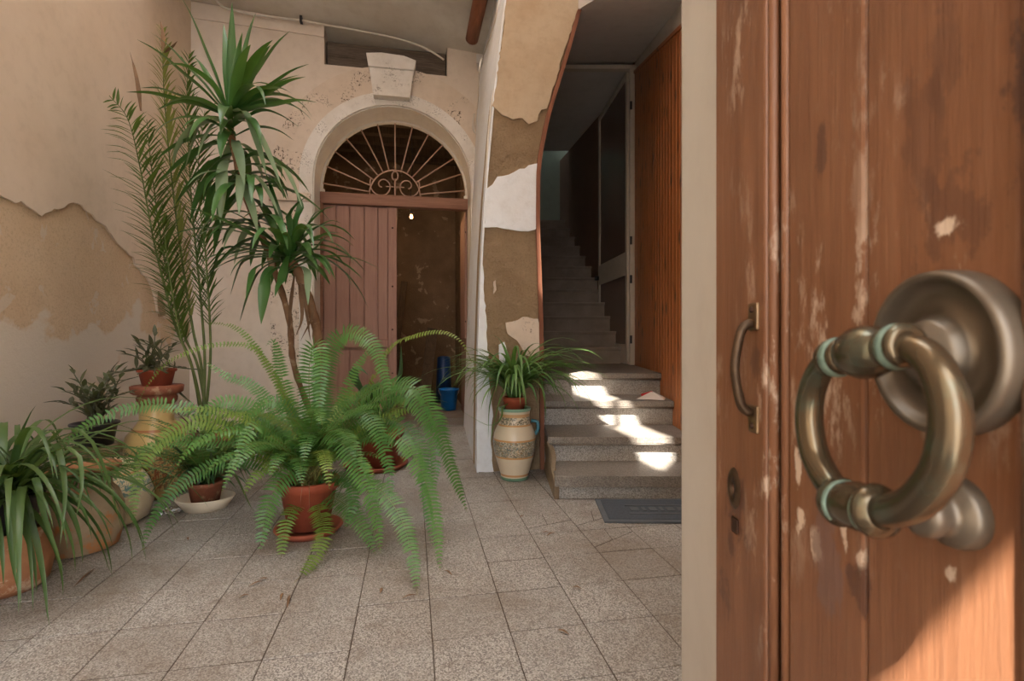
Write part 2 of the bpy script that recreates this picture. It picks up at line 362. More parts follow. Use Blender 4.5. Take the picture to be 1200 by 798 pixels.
# ---- floor: bed and single terrazzo tiles
fl = MB().box((XL-.1, -1.2, -.08), (2.6, YB+.6, -.0022)).build('floor', 'grout', kind='structure')
TX, TY = .272, .2815
x0 = onZ(503.5, 701.8).x; y0 = onZ(503.5, 701.8).y
tile_me = []
for k in range(3):
    g = .0016
    tile_me.append(MB().box((g, g, -.03), (TX-g, TY-g, 0), bev=.0025))
tobs = [m.build('tile', 'tile', fl) for m in tile_me]
first = [True]*3; ntile = 0
broken = [(3, 2), (2, 2), (3, 1)]
for i in range(-9, 6):
    for j in range(-4, 14):
        px_, py_ = x0+i*TX, y0+j*TY
        if px_+TX < XL or px_ > 1.75 or py_ > YB-.02: continue
        if (i, j) in broken: continue
        k = random.randrange(3)
        if first[k]: o = tobs[k]; first[k] = False
        else: o = tobs[k].copy(); col.objects.link(o)
        o.location = (px_, py_, R(-.0012, .0012)); o.rotation_euler = (R(-.003, .003), R(-.003, .003), R(-.002, .002)); ntile += 1
for (i, j) in broken:
    X0_, Y0_ = x0+i*TX, y0+j*TY; g = .0025
    a, b, c_, d = Vector((g, g, 0)), Vector((TX-g, g, 0)), Vector((TX-g, TY-g, 0)), Vector((g, TY-g, 0))
    u, v_ = a.lerp(d, R(.2, .5)), b.lerp(c_, R(.5, .85)); w_ = c_.lerp(d, R(.3, .6)); e = Vector((0, .004, 0)); q = u.lerp(v_, .45)
    for pts in ([a, b, v_-e, q-e, u-e], [u+e, q+e+Vector((-.002, 0, 0)), w_+Vector((-.002, 0, 0)), d], [q+e+Vector((.002, 0, 0)), v_+e, c_, w_+Vector((.002, 0, 0))]):
        o = MB().prism(pts, (0, 0, -.03)).build('tile_piece', 'tile', fl); o.location = (X0_, Y0_, R(-.001, 0.001))

# ---- left wall with an unseen opening added high up to pass the sun, plaster skin broken away below
def back(p): t = (p.x-XL)/SUNW.x; return p-SUNW*t
wz0, wz1 = back(C(1.09, 4.1, .43)).z, back(C(.70, 4.1, .43)).z
wz0, wz1 = min(wz0, wz1), max(wz0, wz1)
wy0, wy1 = back(C(1.12, 3.40, .16)).y, back(C(.55, 4.80, .71)).y
wy0, wy1 = min(wy0, wy1), min(-.09, max(wy0, wy1))
T = .14
wl = MB(); ya, yb = -2.8, YB+.5
wl.box((XL-T, ya, -.05), (XL, yb, wz0)).box((XL-T, ya, wz1), (XL, yb, HT)).box((XL-T, ya, wz0), (XL, wy0, wz1)).box((XL-T, wy1, wz0), (XL, yb, wz1))
wall_left = wl.build('wall_left', 'tan', kind='structure')
ym = (wy0+wy1)/2
MB().box((XL-.08, ym-.025, wz0), (XL-.04, ym+.025, wz1)).build('sun_opening_bar', 'whiteframe', wall_left)  # unseen bar, added to split the sun patch on the stairs
ln = [(0,230),(16,238),(22,236),(45,253),(56,247),(72,242),(89,237),(107,253),(122,264),(135,285),(138,288),(154,302),(157,311),(172,328),(176,337),(180,352),(183,366)]
pl = [onX(x, y, XL) for x, y in ln]; p0 = pl[0]
pl = [Vector((XL, -1.2, p0.z+.1)), Vector((XL, p0.y-.9, p0.z-.05)), Vector((XL, p0.y-.4, p0.z+.08))]+pl
pl = flatX(jag(pl, .045, .011), XL)
endp = [onX(192, 374, XL), onX(203, 372, XL), onX(212, 376, XL), Vector((XL, YB, onX(212, 376, XL).z))]
pl += flatX(endp, XL)
pl += [Vector((XL, YB, 5.2)), Vector((XL, -1.2, 5.2))]
MB().prism(pl, (.014, 0, 0)).build('plaster_skin', 'skin', wall_left)
ch = flatX(jag([onX(*q, XL) for q in [(183,341),(188,350),(192,368),(186,372),(182,356),(183,341)]], .03, .006), XL)
MB().prism(ch, (.02, 0, 0)).build('plaster_chunk', 'rough', wall_left)

# ---- back wall with the arched doorway
aL, aR = onY(367, 240, YB).x, onY(553, 240, YB).x
ACX, AR = (aL+aR)/2, (aR-aL)/2
ASP = onY(460, 124, YB).z-AR                          # springing height
zrec = onY(450, 82, YB).z                             # underside of the beam recess
xr0, xr1 = onY(380, 60, YB).x, onY(524, 70, YB).x
XS = onY(548, 300, YB).x+.02
def arc(cx, cz, r, a0, a1, n, Y): return [Vector((cx+r*math.cos(a0+(a1-a0)*i/n), Y, cz+r*math.sin(a0+(a1-a0)*i/n))) for i in range(n+1)]
out = [Vector((XL-.1, YB, 0)), Vector((aL, YB, 0))]+arc(ACX, ASP, AR, math.pi, 0, 36, YB)+[Vector((aR, YB, 0)), Vector((aR+.3, YB, 0)), Vector((aR+.3, YB, zrec)), Vector((XL-.1, YB, zrec))]
wall_back = MB().prism(out, (0, .5, 0)).build('wall_back', 'skin_back', kind='structure')
zl0 = onY(300, 22, YB).z
MB().box((XL-.1, YB, zrec), (xr0, YB+.5, zl0+.6)).build('wall_block', 'skin_back', wall_back)
MB().box((xr1, YB, zrec), (aR+.3, YB+.5, zl0+.6)).build('wall_block', 'skin_back', wall_back)
MB().box((xr0, YB+.3, zrec), (xr1, YB+.5, zl0+.6)).build('recess_back', 'rough', wall_back)
bz = onY(450, 55, YB+.1).z
MB().box((xr0+.005, YB+.10, zrec+.003), (xr1-.005, YB+.3, bz), bev=.015).build('beam', 'beam', wall_back)
# archivolt, jambs and the painted inner band, slightly proud
MB().prism(arc(ACX, ASP, AR, math.pi, .0, 36, YB)+arc(ACX, ASP, AR+.14, 0, math.pi, 36, YB), (0, -.03, 0)).build('arch_band', 'arch_white', wall_back)
MB().prism(arc(ACX, ASP, AR+.141, math.pi, .35, 36, YB)+arc(ACX, ASP, AR+.43, .35, math.pi, 36, YB), (0, -.022, 0)).build('archivolt', 'arch_beige', wall_back)
MB().box((aL-.14, YB-.03, 0), (aL, YB, ASP)).build('jamb_band', 'arch_white', wall_back)
MB().box((aL-.43, YB-.022, 0), (aL-.141, YB, ASP)).build('pilaster', 'arch_beige', wall_back)
MB().box((aL-.45, YB-.05, ASP-.26), (aL-.02, YB-.0, ASP-.17), bev=.008).build('impost', 'arch_beige', wall_back)
MB().box((aR, YB-.03, 0), (aR+.12, YB, ASP)).build('jamb_band', 'arch_white', wall_back)
# reveal lining of the arch
rv = MB(); a1_ = [Vector((aL, YB, 0))]+arc(ACX, ASP, AR, math.pi, 0, 36, YB)+[Vector((aR, YB, 0))]
n = len(a1_); rv.add(a1_+[p+Vector((0, .49, 0)) for p in a1_]+[p+(Vector((ACX, p.y, min(ASP, p.z)))-p).normalized()*.012 for p in a1_]+[p+(Vector((ACX, p.y, min(ASP, p.z)))-p).normalized()*.012+Vector((0, .49, 0)) for p in a1_],
    [(i, i+1, n+i+1, n+i) for i in range(n-1)]+[(2*n+i, 2*n+i+1, 3*n+i+1, 3*n+i) for i in range(n-1)]+[(i, i+1, 2*n+i+1, 2*n+i) for i in range(n-1)]+[(n+i, n+i+1, 3*n+i+1, 3*n+i) for i in range(n-1)])
rv.build('arch_reveal', 'soffit', wall_back)
# keystone
kc = onY(458, 100, YB); kz0, kz1 = onY(458, 119, YB).z, onY(458, 71, YB).z; km = kz1-(kz1-kz0)*.34
kx = (onY(432, 100, YB).x+onY(486, 100, YB).x)/2; hw1 = (onY(487, 72, YB).x-onY(430, 72, YB).x)/2; hw0 = (onY(480, 118, YB).x-onY(437, 118, YB).x)/2
hm = hw1+(hw0-hw1)*.34
ks = MB(); q = Vector
ks.prism([q((kx-hw1, YB, kz1-.02)), q((kx-hw1*.4, YB, kz1)), q((kx+hw1*.5, YB, kz1-.01)), q((kx+hw1, YB, kz1-.05)), q((kx+hm, YB, km)), q((kx-hm, YB, km))], (0, -.15, 0))
ks.prism([q((kx-hm*.97, YB, km)), q((kx+hm*.97, YB, km)), q((kx+hw0, YB, kz0+.04)), q((kx-hw0, YB, kz0+.04))], (0, -.12, 0))
ks.prism([q((kx-hw0, YB, kz0+.04)), q((kx+hw0, YB, kz0+.04)), q((kx+hw0*.96, YB, kz0)), q((kx-hw0*.96, YB, kz0))], (0, -.14, 0))
ks.build('keystone', 'arch_white', wall_back)

# ---- ceiling over the back of the yard and the wall standing on it
cz0, cz1 = onY(228, 4, YB).z, onY(545, 64, YB).z
YC = 4.75
ce = MB(); c0, c1 = Vector((XL-.1, YB+.4, cz0)), Vector((1.9, YB+.4, cz1-.1)); g0, g1 = Vector((XL-.1, YC, cz0+.1)), Vector((1.9, YC, cz1+.05))
ce.add([c0, c1, g1, g0]+[p+Vector((0, 0, .3)) for p in (c0, c1, g1, g0)], [(0,1,2,3),(7,6,5,4),(0,4,5,1),(1,5,6,2),(2,6,7,3),(3,7,4,0)])
ceiling = ce.build('ceiling', 'ceil', kind='structure')
MB().box((XL-.1, YC, min(cz0, cz1)+.25), (3.2, YC+.3, HT)).build('wall_upper_back', 'upper', kind='structure')
# plaster cornice lump along the left of the back wall top
MB().prism([Vector((onY(228, 20, YB).x, YB, onY(228, 22, YB).z)), Vector((xr0, YB, onY(380, 44, YB).z)), Vector((xr0, YB, onY(380, 30, YB).z)), Vector((onY(228, 20, YB).x, YB, onY(228, 3, YB).z))], (0, -.016, 0)).build('cornice', 'skin_back', wall_back)

# ---- stair arch: rough pillar and arch band in front, its white side wall
YP = onZ(560, 553).y
le = [(560,560),(560,553),(561,420),(565,300),(570,220),(580,108),(592.7,0)]
re = [(634,560),(633,400),(631,330),(629,271),(629,230),(630,196),(636,160),(643,130),(663,65),(683,0)]
LE = [onY(x, y, YP) for x, y in le]; RE = [onY(x, y, YP) for x, y in re]
LE[0].z = 0; RE[0].z = 0; LE.pop(1)
LEt = LE+[Vector((LE[-1].x+.10, YP, 4.2)), Vector((LE[-1].x+.12, YP, HT))]
REt = RE+[Vector((RE[-1].x+.22, YP, 4.02)), Vector((RE[-1].x+.6, YP, 4.3)), Vector((RE[-1].x+1.1, YP, 4.4)), Vector((3.0, YP, 4.4)), Vector((3.0, YP, HT))]
REs = spline(REt[:-2], 40)+REt[-2:]
wall_arch = MB().prism(LEt+REs[::-1], (0, .3, 0)).build('wall_stair_arch', 'rough', kind='structure')
bk = [onY(x, y, YB+.02) for x, y in [(544,560),(549,350),(556,200),(561,100),(576,0)]]; bk[0].z = 0
bk = [bk[0]]+bk[1:]+[Vector((bk[-1].x+.08, YB+.02, 4.7))]
def at_z(poly, z):
    for a, b in zip(poly, poly[1:]):
        if a.z <= z <= b.z: return a.lerp(b, (z-a.z)/(b.z-a.z))
    return poly[-1].copy()
sw = MB(); zs = [i*4.6/24 for i in range(25)]; g = 4
vsw = []
for z in zs:
    a, b = at_z(LEt, z), at_z(bk, z); a.z = b.z = z; a.y = YP-.02; a.x -= .012; b.x -= .006
    vsw += [a, b, b+Vector((.25, 0, 0)), a+Vector((.014, 0, 0))]
fs = []
for i in range(24):
    for k in range(4): fs.append((i*4+k, i*4+(k+1) % 4, i*4+4+(k+1) % 4, i*4+4+k))
sw.add(vsw, fs+[(3,2,1,0), (96,97,98,99)])
wall_side = sw.build('wall_stair_left', 'white', kind='structure')
# crumbly face of the bare render on the pillar
from mathutils import noise as NZ
gf = MB(); nx, nz = 44, 230; vv = []; ff = []
REz = [Vector((p.x, p.y, p.z)) for p in REs]
for i in range(nz+1):
    z = 4.1*i/nz; a, b = at_z(LEt, z), at_z(REz, z)
    for k in range(nx+1):
        x = a.x+(b.x-a.x)*k/nx; p = Vector((x, 0, z)); d = .55*NZ.noise(p*9)+.5*NZ.noise(p*24)+.4*NZ.noise(p*55)
        e = min(1, 6*min(k, nx-k)/nx+.15); vv.append(Vector((x+.0, YP-.003-max(0, .010+.014*d)*e, z)))
for i in range(nz):
    for k in range(nx): q = i*(nx+1)+k; ff.append((q, q+1, q+nx+2, q+nx+1))
gf.add(vv, ff, True).build('render_face', 'rough', wall_arch)
# plaster skins left on the pillar
def skin(pts, mat, th=.012, step=.04, amp=.008, fix=None):
    p = [onY(x, y, YP) for x, y in pts]; return MB().prism(flatY(jag(p+[p[0]], step, amp)[:-1], YP), (0, -th, 0)).build('plaster_patch', mat, wall_arch)
skin([(593.5,-2),(580.5,106),(577,126),(587,136),(600,141),(612,139),(618,146),(628,143),(634,130),(640,128),(661,60),(681,-2)], 'pillar_top', .026)
skin([(570,222),(577,217),(583,209),(596,207),(608,200),(619,196),(629.5,193),(628.5,229),(628.5,268),(618,272),(604,270),(590,268),(568,267)], 'white', .025)
skin([(592,378),(612,372),(630,374),(632,400),(632,420),(616,416),(605,398),(594,392)], 'arch_beige', .022)
skin([(584,404),(590,400),(594,412),(592,430),(584,424)], 'white', .020, .02, .004)
skin([(578,330),(580,328),(581,340),(578,345)], 'arch_beige', .020, .02, .003)
skin([(565,300),(567,340),(570,390),(573,440),(577,480),(575,520),(578,552),(558.5,553),(559,450),(561,380)], 'white', .021, .04, .006)
# red-brown edging on the arch
eb = MB(); W_ = .02; pe = REs[:34]
for a, b in zip(pe, pe[1:]):
    eb.prism([a+Vector((-.012, -.032, 0)), b+Vector((-.012, -.032, 0)), b+Vector((W_, -.032, 0)), a+Vector((W_, -.032, 0))], (0, .34, 0))
eb.build('arch_edging', 'edge_strip', wall_arch)

# ---- entry: reveal wall, return, portal wall, street outside
A = C(.328*1.1, 1.1); B = C(.325, .77)
rw = MB(); rd = [C(.325+.036*t, .77+.33*t) for t in (0, .5, .9)]+[C(.3585, 1.075), C(.362, 1.093), C(.372, 1.105), C(.39, 1.11)]
wall_right = rw.prism(rd+[C(1.5, 1.11), C(1.5, .77)], (0, 0, HT)).build('wall_right', 'reveal', kind='structure')
pw = MB(); pw.box((XL-.2, -2.7, -.05), (-1.5, -2.5, 3.0)).box((-1.4, -2.6, -.05), (-1.15, -.4, 3.6), CF).box((.36, -.75, -.05), (1.6, .0, HT), CF).box((-1.15, -.75, 2.44), (.36, -.45, 3.3), CF).box((-1.15, -1.15, 3.2), (.36, -.85, HT), CF).box((-1.15, -1.15, 3.2), (.36, -.45, 3.3), CF)  # unseen; lintel and wall pieces set to shape the sun that enters
pw.build('wall_front', 'upper', kind='structure')
MB().box((.40, -.1, -.05), (1.5, .77, HT), CF).build('wall_door_pocket', 'upper', kind='structure')
MB().box((-8, -14, -.1), (8, -.75, -.02), CF).build('ground', 'stone', kind='structure')

# ---- stairwell right side: wood-panelled wall
def wx(D): return 1.30+(D-4.08)*.05
wr = MB(); wr.prism([C(wx(1.11), 1.11), C(wx(5.8), 5.8), C(wx(5.8)+.2, 5.8), C(wx(1.11)+.2, 1.11)], (0, 0, HT)).build('wall_stair_right', 'ceil_grey', kind='structure')
wsr = bpy.data.objects['wall_stair_right']
D = 3.0
while D < 5.70:
    wdt = .098; D2 = min(D+wdt, 5.72); zt = 3.34+(D-3.83)*.327
    a, b = C(wx(D), D), C(wx(D2), D2); nrm = C(-1, .05)
    p1, p2 = a.lerp(b, .07), a.lerp(b, .93)
    pts = [a+nrm*.006, p1+nrm*.018, p2+nrm*.018, b+nrm*.006, b, a]
    m = MB(); zt2 = 3.34+(D2-3.83)*.327; n = 6
    lo = [p.copy() for p in pts]; hi = [Vector((p.x, p.y, zt if k in (0, 1, 5) else zt2)) for k, p in enumerate(pts)]
    m.add(lo+hi, [tuple(range(n))[::-1], tuple(range(n, 2*n))]+[(i, (i+1) % n, n+(i+1) % n, n+i) for i in range(n)])
    m.build('plank', 'pine', wsr); D = D2
zc = lambda D: 3.34+(D-3.83)*.327
MB().prism([C(wx(3.0), 3.0, zc(3.0)), C(wx(5.72), 5.72, zc(5.72)), C(wx(5.72), 5.72, zc(5.72)+.03), C(wx(3), 3, zc(3.0)+.03)], C(-.03, 0)).build('cap_rail', 'pine', wsr)
# stair ceilings
cs = MB(); lo = [C(.64, 3.78, 3.54), C(1.7, 3.78, 3.54), C(1.7, 5.75, 4.1), C(-.25, 5.75, 4.1)]
cs.add(lo+[p+Vector((0, 0, .1)) for p in lo], [(0,1,2,3),(7,6,5,4),(0,4,5,1),(1,5,6,2),(2,6,7,3),(3,7,4,0)])
cs.build('ceiling_landing', 'ceil_grey', kind='structure')
MB().box((-.4, 5.75, 4.1), (1.7, 8.5, 4.2), CF).build('ceiling_stairwell', 'ceil_grey', kind='structure')
MB().box((-.4, 8.42, 4.2), (1.7, 8.5, 6.5), CF).box((-.5, 8.42, 3.0), (-.4, 9.15, 6.5), CF).box((1.7, 8.42, 3.0), (1.8, 9.15, 6.5), CF).build('wall_added_shaft', 'stairwall', kind='structure')  # added unseen shaft over a ceiling gap: lets sky light in, blocks sun
MB().box((-.4, 9.0, 2.0), (1.7, 9.15, 7.0), CF).build('wall_stair_back', 'stairwall', kind='structure')
MB().prism([C(1.26, 6.9), C(.84, 9.0), C(1.1, 9.0), C(1.5, 6.9)], (0, 0, 4.1)).build('wall_stair_inner', 'darkwall', kind='structure')
MB().prism([C(1.36, 5.75), C(1.36, 6.95), C(1.5, 6.95), C(1.5, 5.75)], (0, 0, 4.1)).build('wall_stair_pocket', 'darkwall', kind='structure')
MB().prism([Vector((bk[0].x+.3, YB-.2, 0)), C(.1, 9.0), C(-.1, 9.0), Vector((bk[0].x+.2, YB+.5, 0))], (0, 0, 4.1)).build('wall_stair_inner_left', 'stairwall', kind='structure')

# ---- the stairs, each step a riser block with a tread slab
stairs = tag(bpy.data.objects.new('staircase', None), 'speckled stone staircase rising from the tiled yard beside the rough pillar', 'staircase', kind='structure'); col.objects.link(stairs)
SD = [3.28, 3.63, 4.09, 4.51, 5.95]; SZ = [.153, .33, .522, .711]
for k in range(4):
    xl = .285-.02*k; th = .042 if k else .07
    z0 = 0 if k == 0 else SZ[k-1]-.05
    MB().box((xl, SD[k], z0), (1.36, 5.95, SZ[k]-th), CF).build('riser', 'stone', stairs)
    m = MB(); n = 12; pts = []
    for i in range(n+1): pts.append(Vector((xl-.012+(1.36-xl)*i/n, SD[k]-.035-R(0, .006)+(.012 if i in (0,) else 0)-.010*i/n, SZ[k]-th)))
    pts += [Vector((1.36, SD[k+1]+.05, SZ[k]-th)), Vector((xl-.012, SD[k+1]+.05, SZ[k]-th))]
    bm = bmesh.new(); lo_ = [bm.verts.new(p) for p in pts]; hi_ = [bm.verts.new(p+Vector((0, 0, th))) for p in pts]; N_ = len(pts)
    bm.faces.new(lo_[::-1]); ft = bm.faces.new(hi_)
    for i in range(N_): bm.faces.new((lo_[i], lo_[(i+1) % N_], hi_[(i+1) % N_], hi_[i]))
    bmesh.ops.bevel(bm, geom=[e for e in ft.edges], offset=.006, segments=2, affect='EDGES', profile=.5)
    bm.verts.index_update(); m.add([v.co.copy() for v in bm.verts], [[v.index for v in f.verts] for f in bm.faces], False, CF); bm.free()
    m.build('tread', 'nosing', stairs)
    if k: MB().tube([CF @ Vector((xl, SD[k]-.028, SZ[k]-th-.008)), CF @ Vector((1.34, SD[k]-.034, SZ[k]-th-.008))], .011, 6).build('nosing_moulding', 'nosing', stairs)
# crumbling end of the lowest steps
mb = MB(); pts = jag([Vector((.27, 3.26, 0)), Vector((.27, 3.26, .08)), Vector((.262, 3.3, .12)), Vector((.265, 3.55, .25)), Vector((.25, 3.62, .29)), Vector((.25, 3.9, .30)), Vector((.25, 3.9, 0))], .05, .008)
mb.prism([CF @ p for p in pts], C(.03, 0)).build('step_end', 'mortar', stairs)
for k in range(12):
    d = 5.95+.25*k; z = .711+.19*(k+1)
    MB().box((-.05, d, z-.24), (1.3, d+.30, z-.035), CF).build('riser', 'stepdark', stairs)
    MB().box((-.05, d-.022, z-.035), (1.3, d+.30, z), CF, bev=.008).build('tread', 'stepdark', stairs)

# ---- storeroom behind the arch
ST = MB(); z1_ = 4.0; ya_, yb_ = YB+.5, 8.8; xa_, xb_ = -1.9, 1.2
ST.box((xa_-.2, yb_, -.05), (xb_+.2, yb_+.2, z1_)); ST.box((xa_-.2, ya_, -.05), (xa_, yb_, z1_)); 
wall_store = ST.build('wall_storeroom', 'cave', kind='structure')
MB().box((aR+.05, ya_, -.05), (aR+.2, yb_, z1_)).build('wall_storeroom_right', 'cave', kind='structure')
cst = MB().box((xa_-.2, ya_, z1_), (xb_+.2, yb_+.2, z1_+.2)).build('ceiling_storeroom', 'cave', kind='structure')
for k in range(6):
    MB().box((xa_, ya_+.25+k*.36, z1_-.14), (aR+.05, ya_+.37+k*.36, z1_)).build('joist', 'plank_old', cst)
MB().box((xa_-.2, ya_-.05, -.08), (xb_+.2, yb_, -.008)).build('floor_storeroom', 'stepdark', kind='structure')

# ================================================================== DOORS
# ---- arched doorway: transom, fanlight grille, one leaf shut and one leaf folded in
YD = YB+.40
dL, dR = onY(379, 236, YD).x, onY(548, 236, YD).x
zt0, zt1 = onY(460, 243, YD).z, onY(460, 230, YD).z
door_1 = thing('door_1', (0, 0, 0), None, None, kind='structure')
MB().box((aL+.01, YD-.06, zt0), (aR-.01, YD+.06, zt1), bev=.008).build('transom', 'transom', door_1)
fc = Vector(((dL+dR)/2, YD, zt1)); FR_ = AR-.02
fan = MB(); fan.prism(arc(ACX, ASP, AR-.012, math.pi, 0, 30, YD-.03)+arc(ACX, ASP, AR-.035, 0, math.pi, 30, YD-.03), (0, .06, 0))
fan.box((aL+.012, YD-.03, zt1), (aL+.055, YD+.03, ASP)).box((aR-.055, YD-.03, zt1), (aR-.012, YD+.03, ASP))
fan.build('fanlight_frame', 'soffit', door_1)
gx = onY(463, 236, YD).x; r0 = (onY(494, 236, YD).x-onY(434, 236, YD).x)/2
hc = Vector((gx, YD, zt1))
hoop = MB().tube([hc+Vector((r0*math.cos(a), 0, r0*1.05*math.sin(a))) for a in [math.pi*i/24 for i in range(25)]], .009, 6).build('fanlight_hoop', 'iron', door_1)
for k in range(13):
    a = math.pi*(k+.55)/13.1; d = Vector((math.cos(a), 0, math.sin(a))); p = hc+Vector((r0*d.x, 0, r0*1.05*d.z))
    # run out to the frame circle
    t = 0
    while True:
        q_ = p+d*t; dx, dz = q_.x-ACX, q_.z-ASP
        if (dz > 0 and math.hypot(dx, dz) > AR-.04) or abs(dx) > AR-.04: break
        t += .01
    MB().tube([p, p+d*t], .0085, 6).build('fanlight_bar', 'iron', door_1)
for s_ in (-1, 1):
    sp = []
    for i in range(40):
        t = i/39; a = math.pi*(.15-2.6*t); r = r0*(.46*(1-t)+.06); sp.append(hc+Vector((s_*(r0*.50+r*math.cos(a)*.95), 0, r0*.42+r*math.sin(a))))
    MB().tube(sp, .0075, 6).build('scroll', 'iron', hoop)
    MB().tube([hc+Vector((s_*r0*.36, 0, r0*.38)), hc+Vector((0, 0, r0*.38))], .006, 6).build('scroll_tie', 'iron', hoop)
MB().tube([hc+Vector((0, 0, 0)), hc+Vector((0, 0, r0*.7))], .012, 6).build('spindle', 'iron', hoop)
MB().tube([hc+Vector((.035*math.cos(a), 0, r0*.82+.055*math.sin(a))) for a in [2*math.pi*i/16 for i in range(16)]], .008, 6, closed=True).build('spindle_ring', 'iron', hoop)
# left leaf
xe = onY(465, 300, YD).x; leafL = MB(); zmid = onY(430, 398, YD).z
leaf = MB().box((dL+.0, YD+.012, .02), (xe, YD+.03, zt0)).build('leaf', 'olddoor', door_1)
bx = [dL+.0]+[onY(x, 300, YD).x for x in (394, 410, 427, 443, 455)]
for a, b in zip(bx, bx[1:]):
    MB().box((a+.006, YD-.014, zmid), (b-.006, YD+.012, zt0-.01), bev=.006).build('board', 'olddoor', leaf)
for a, b in ((bx[0], bx[2]), (bx[2], bx[5])):
    MB().box((a+.004, YD-.005, .05), (b-.004, YD+.012, zmid-.12), bev=.01).build('lower_panel', 'olddoor', leaf)
MB().box((dL, YD-.02, zmid-.09), (bx[-1]-.003, YD+.012, zmid-.004), bev=.005).build('mid_rail', 'olddoor', leaf)
MB().box((bx[-1], YD-.022, .02), (xe, YD+.012, zt0-.006), bev=.005).build('closing_stile', 'olddoor', leaf)
for z in (zt0-.25, zt0-.95, zmid+.12, zmid-.4):
    MB().lathe([(0, .008), (.007, .006), (.011, 0)], 10, Matrix.Translation(((bx[-1]+xe)/2, YD-.022, z)) @ Matrix.Rotation(math.pi/2, 4, 'X')).build('rivet', 'screw', leaf)
# right leaf, folded back into the storeroom
h_ = Vector((dR+.0, YD, 0)); LM = frame(h_, Vector((.02, 1, 0)), Vector((1, -.02, 0)), UP)
leaf2 = MB().box((0, -.02, .02), (.78, .02, zt0), LM).build('leaf', 'olddoor', door_1)
for k in range(5): MB().box((.01+k*.15, -.035, 1.0), (.157+k*.15, -.018, zt0-.02), LM, bev=.004).build('board', 'olddoor', leaf2)
for z in (2.3, 1.2, .9): MB().box((-.004, -.03, z), (.012, -.02, z+.02), LM).build('rivet', 'screw', leaf2)
MB().box((dR, YD-.04, 0), (aR-.012, YD+.06, zt0)).build('frame_post', 'transom', door_1)
MB().box((aL+.012, YD-.04, 0), (dL, YD+.06, zt0)).build('frame_post', 'transom', door_1)
MB().box((aL, YB-.03, -.03), (aR, YB+.5, .012)).build('threshold', 'nosing', door_1)

# ---- glazed door at the head of the lower stair
door_2 = thing('door_2', (0, 0, 0), None, None, kind='structure')
DF = 5.73; zT = 4.05; zB = .711
fx0, fx1 = (735-600)/600*DF, (747-600)/600*DF
MB().box((fx0+.02, DF-.04, zB), (fx1, DF+.04, zT), CF, bev=.006).build('frame_post', 'whiteframe', door_2)
MB().box((-.1, DF-.04, zT-.045), (fx1, DF+.04, zT), CF, bev=.006).build('frame_head', 'whiteframe', door_2)
for z in (3.55, 2.05, 1.62, .95): MB().box((fx0+.02, DF-.05, z), (fx0+.045, DF-.038, z+.09), CF).build('hinge', 'black', door_2)
hg, fe = Vector((fx0+.015, DF, 0)), Vector((1.19, 6.95, 0)); ax = (fe-hg); LW = ax.length
GM = CF @ frame(hg, ax, Vector((-ax.y, ax.x, 0)), UP)
zt_, zb_ = zT-.06, zB+.01
gl = MB().box((0, -.02, zb_), (.055, .02, zt_), GM).box((LW-.055, -.02, zb_), (LW, .02, zt_), GM).box((.055, -.02, zt_-.06), (LW-.055, .02, zt_), GM).box((.055, -.02, zb_), (LW-.055, .02, zb_+.22), GM).box((.055, -.02, 1.72), (LW-.055, .02, 1.98), GM).build('leaf', 'whiteframe', door_2)
MB().box((.055, -.004, zb_+.22), (LW-.055, .004, 1.72), GM).build('pane', 'glass', gl)
MB().box((.055, -.004, 1.98), (LW-.055, .004, zt_-.06), GM).build('pane', 'glass', gl)
MB().box((LW-.05, .02, 1.78), (LW-.01, .075, 1.84), GM, bev=.008).box((LW-.13, .06, 1.79), (LW-.02, .075, 1.82), GM, bev=.005).build('handle', 'black', gl)

# ---- street door: open leaf close to the lens
Z0 = .71; X0 = .405*Z0; th = math.radians(1.0)
DM = CF @ frame(Vector((X0, Z0, 0)), Vector((math.sin(th), -math.cos(th), 0)), Vector((-math.cos(th), -math.sin(th), 0)), UP)   # x: along the leaf from its free edge, y: out of its face, z: up
def sd(px):
    t = (px-600)/600; return Z0*(t-.405)/(math.sin(th)+t*math.cos(th))
def ddp(px): return Z0-sd(px)*math.cos(th)
def zd(px, py): return CAM_H-(py-HYP)/FPX*ddp(px)
sp_ = lambda x, y: (sd(x), -.003, zd(x, y))
DK, PL = sr(82, 54, 44), sr(222, 200, 180)
M['bigdoor'] = wood('worn_brown_door_wood', sr(142, 97, 69), sr(114, 73, 49), sr(160, 118, 92), 1.5, rough=.45, scuff=sr(205, 180, 160), bump=.3, spots=[
 (sp_(1110, 250), (.030, .8), DK, .45), (sp_(1105, 266), (.010, 1.3), PL, .95), (sp_(1100, 60), (.016, .4), DK, .35), (sp_(958, 170), (.008, .25), DK, .7), (sp_(1196, 90), (.014, .5), DK, .8),
 (sp_(932, 548), (.007, .3), PL, .9), (sp_(934, 612), (.008, .5), PL, .9), (sp_(952, 640), (.009, .5), PL, .7), (sp_(985, 610), (.007, .25), PL, .8), (sp_(1003, 655), (.006, .5), PL, .8), (sp_(965, 660), (.022, .4), sr(120, 92, 84), .7), (sp_(1002, 690), (.012, .4), DK, .7),
 (sp_(868, 600), (.026, .5), DK, .75), (sp_(880, 620), (.006, .3), PL, .6), (sp_(872, 660), (.012, .3), sr(170, 130, 100), .6), (sp_(860, 735), (.006, .25), PL, .8), (sp_(855, 700), (.014, .3), DK, .6), (sp_(1107, 672), (.006, .8), PL, .7), (sp_(890, 420), (.012, .3), DK, .5), (sp_(855, 450), (.006, .5), DK, .7), (sp_(1080, 170), (.02, .3), DK, .35)])
door_3 = thing('door_3', (0, 0, 0), None, None, kind='structure')
door_3.matrix_world = DM
HD = 2.62
leaf3 = MB().box((0, -.045, .01), (.80, -.012, HD)).build('leaf', 'bigdoor', door_3)
s1, s2, s3, s4 = sd(903), sd(920), sd(1010), sd(1194)
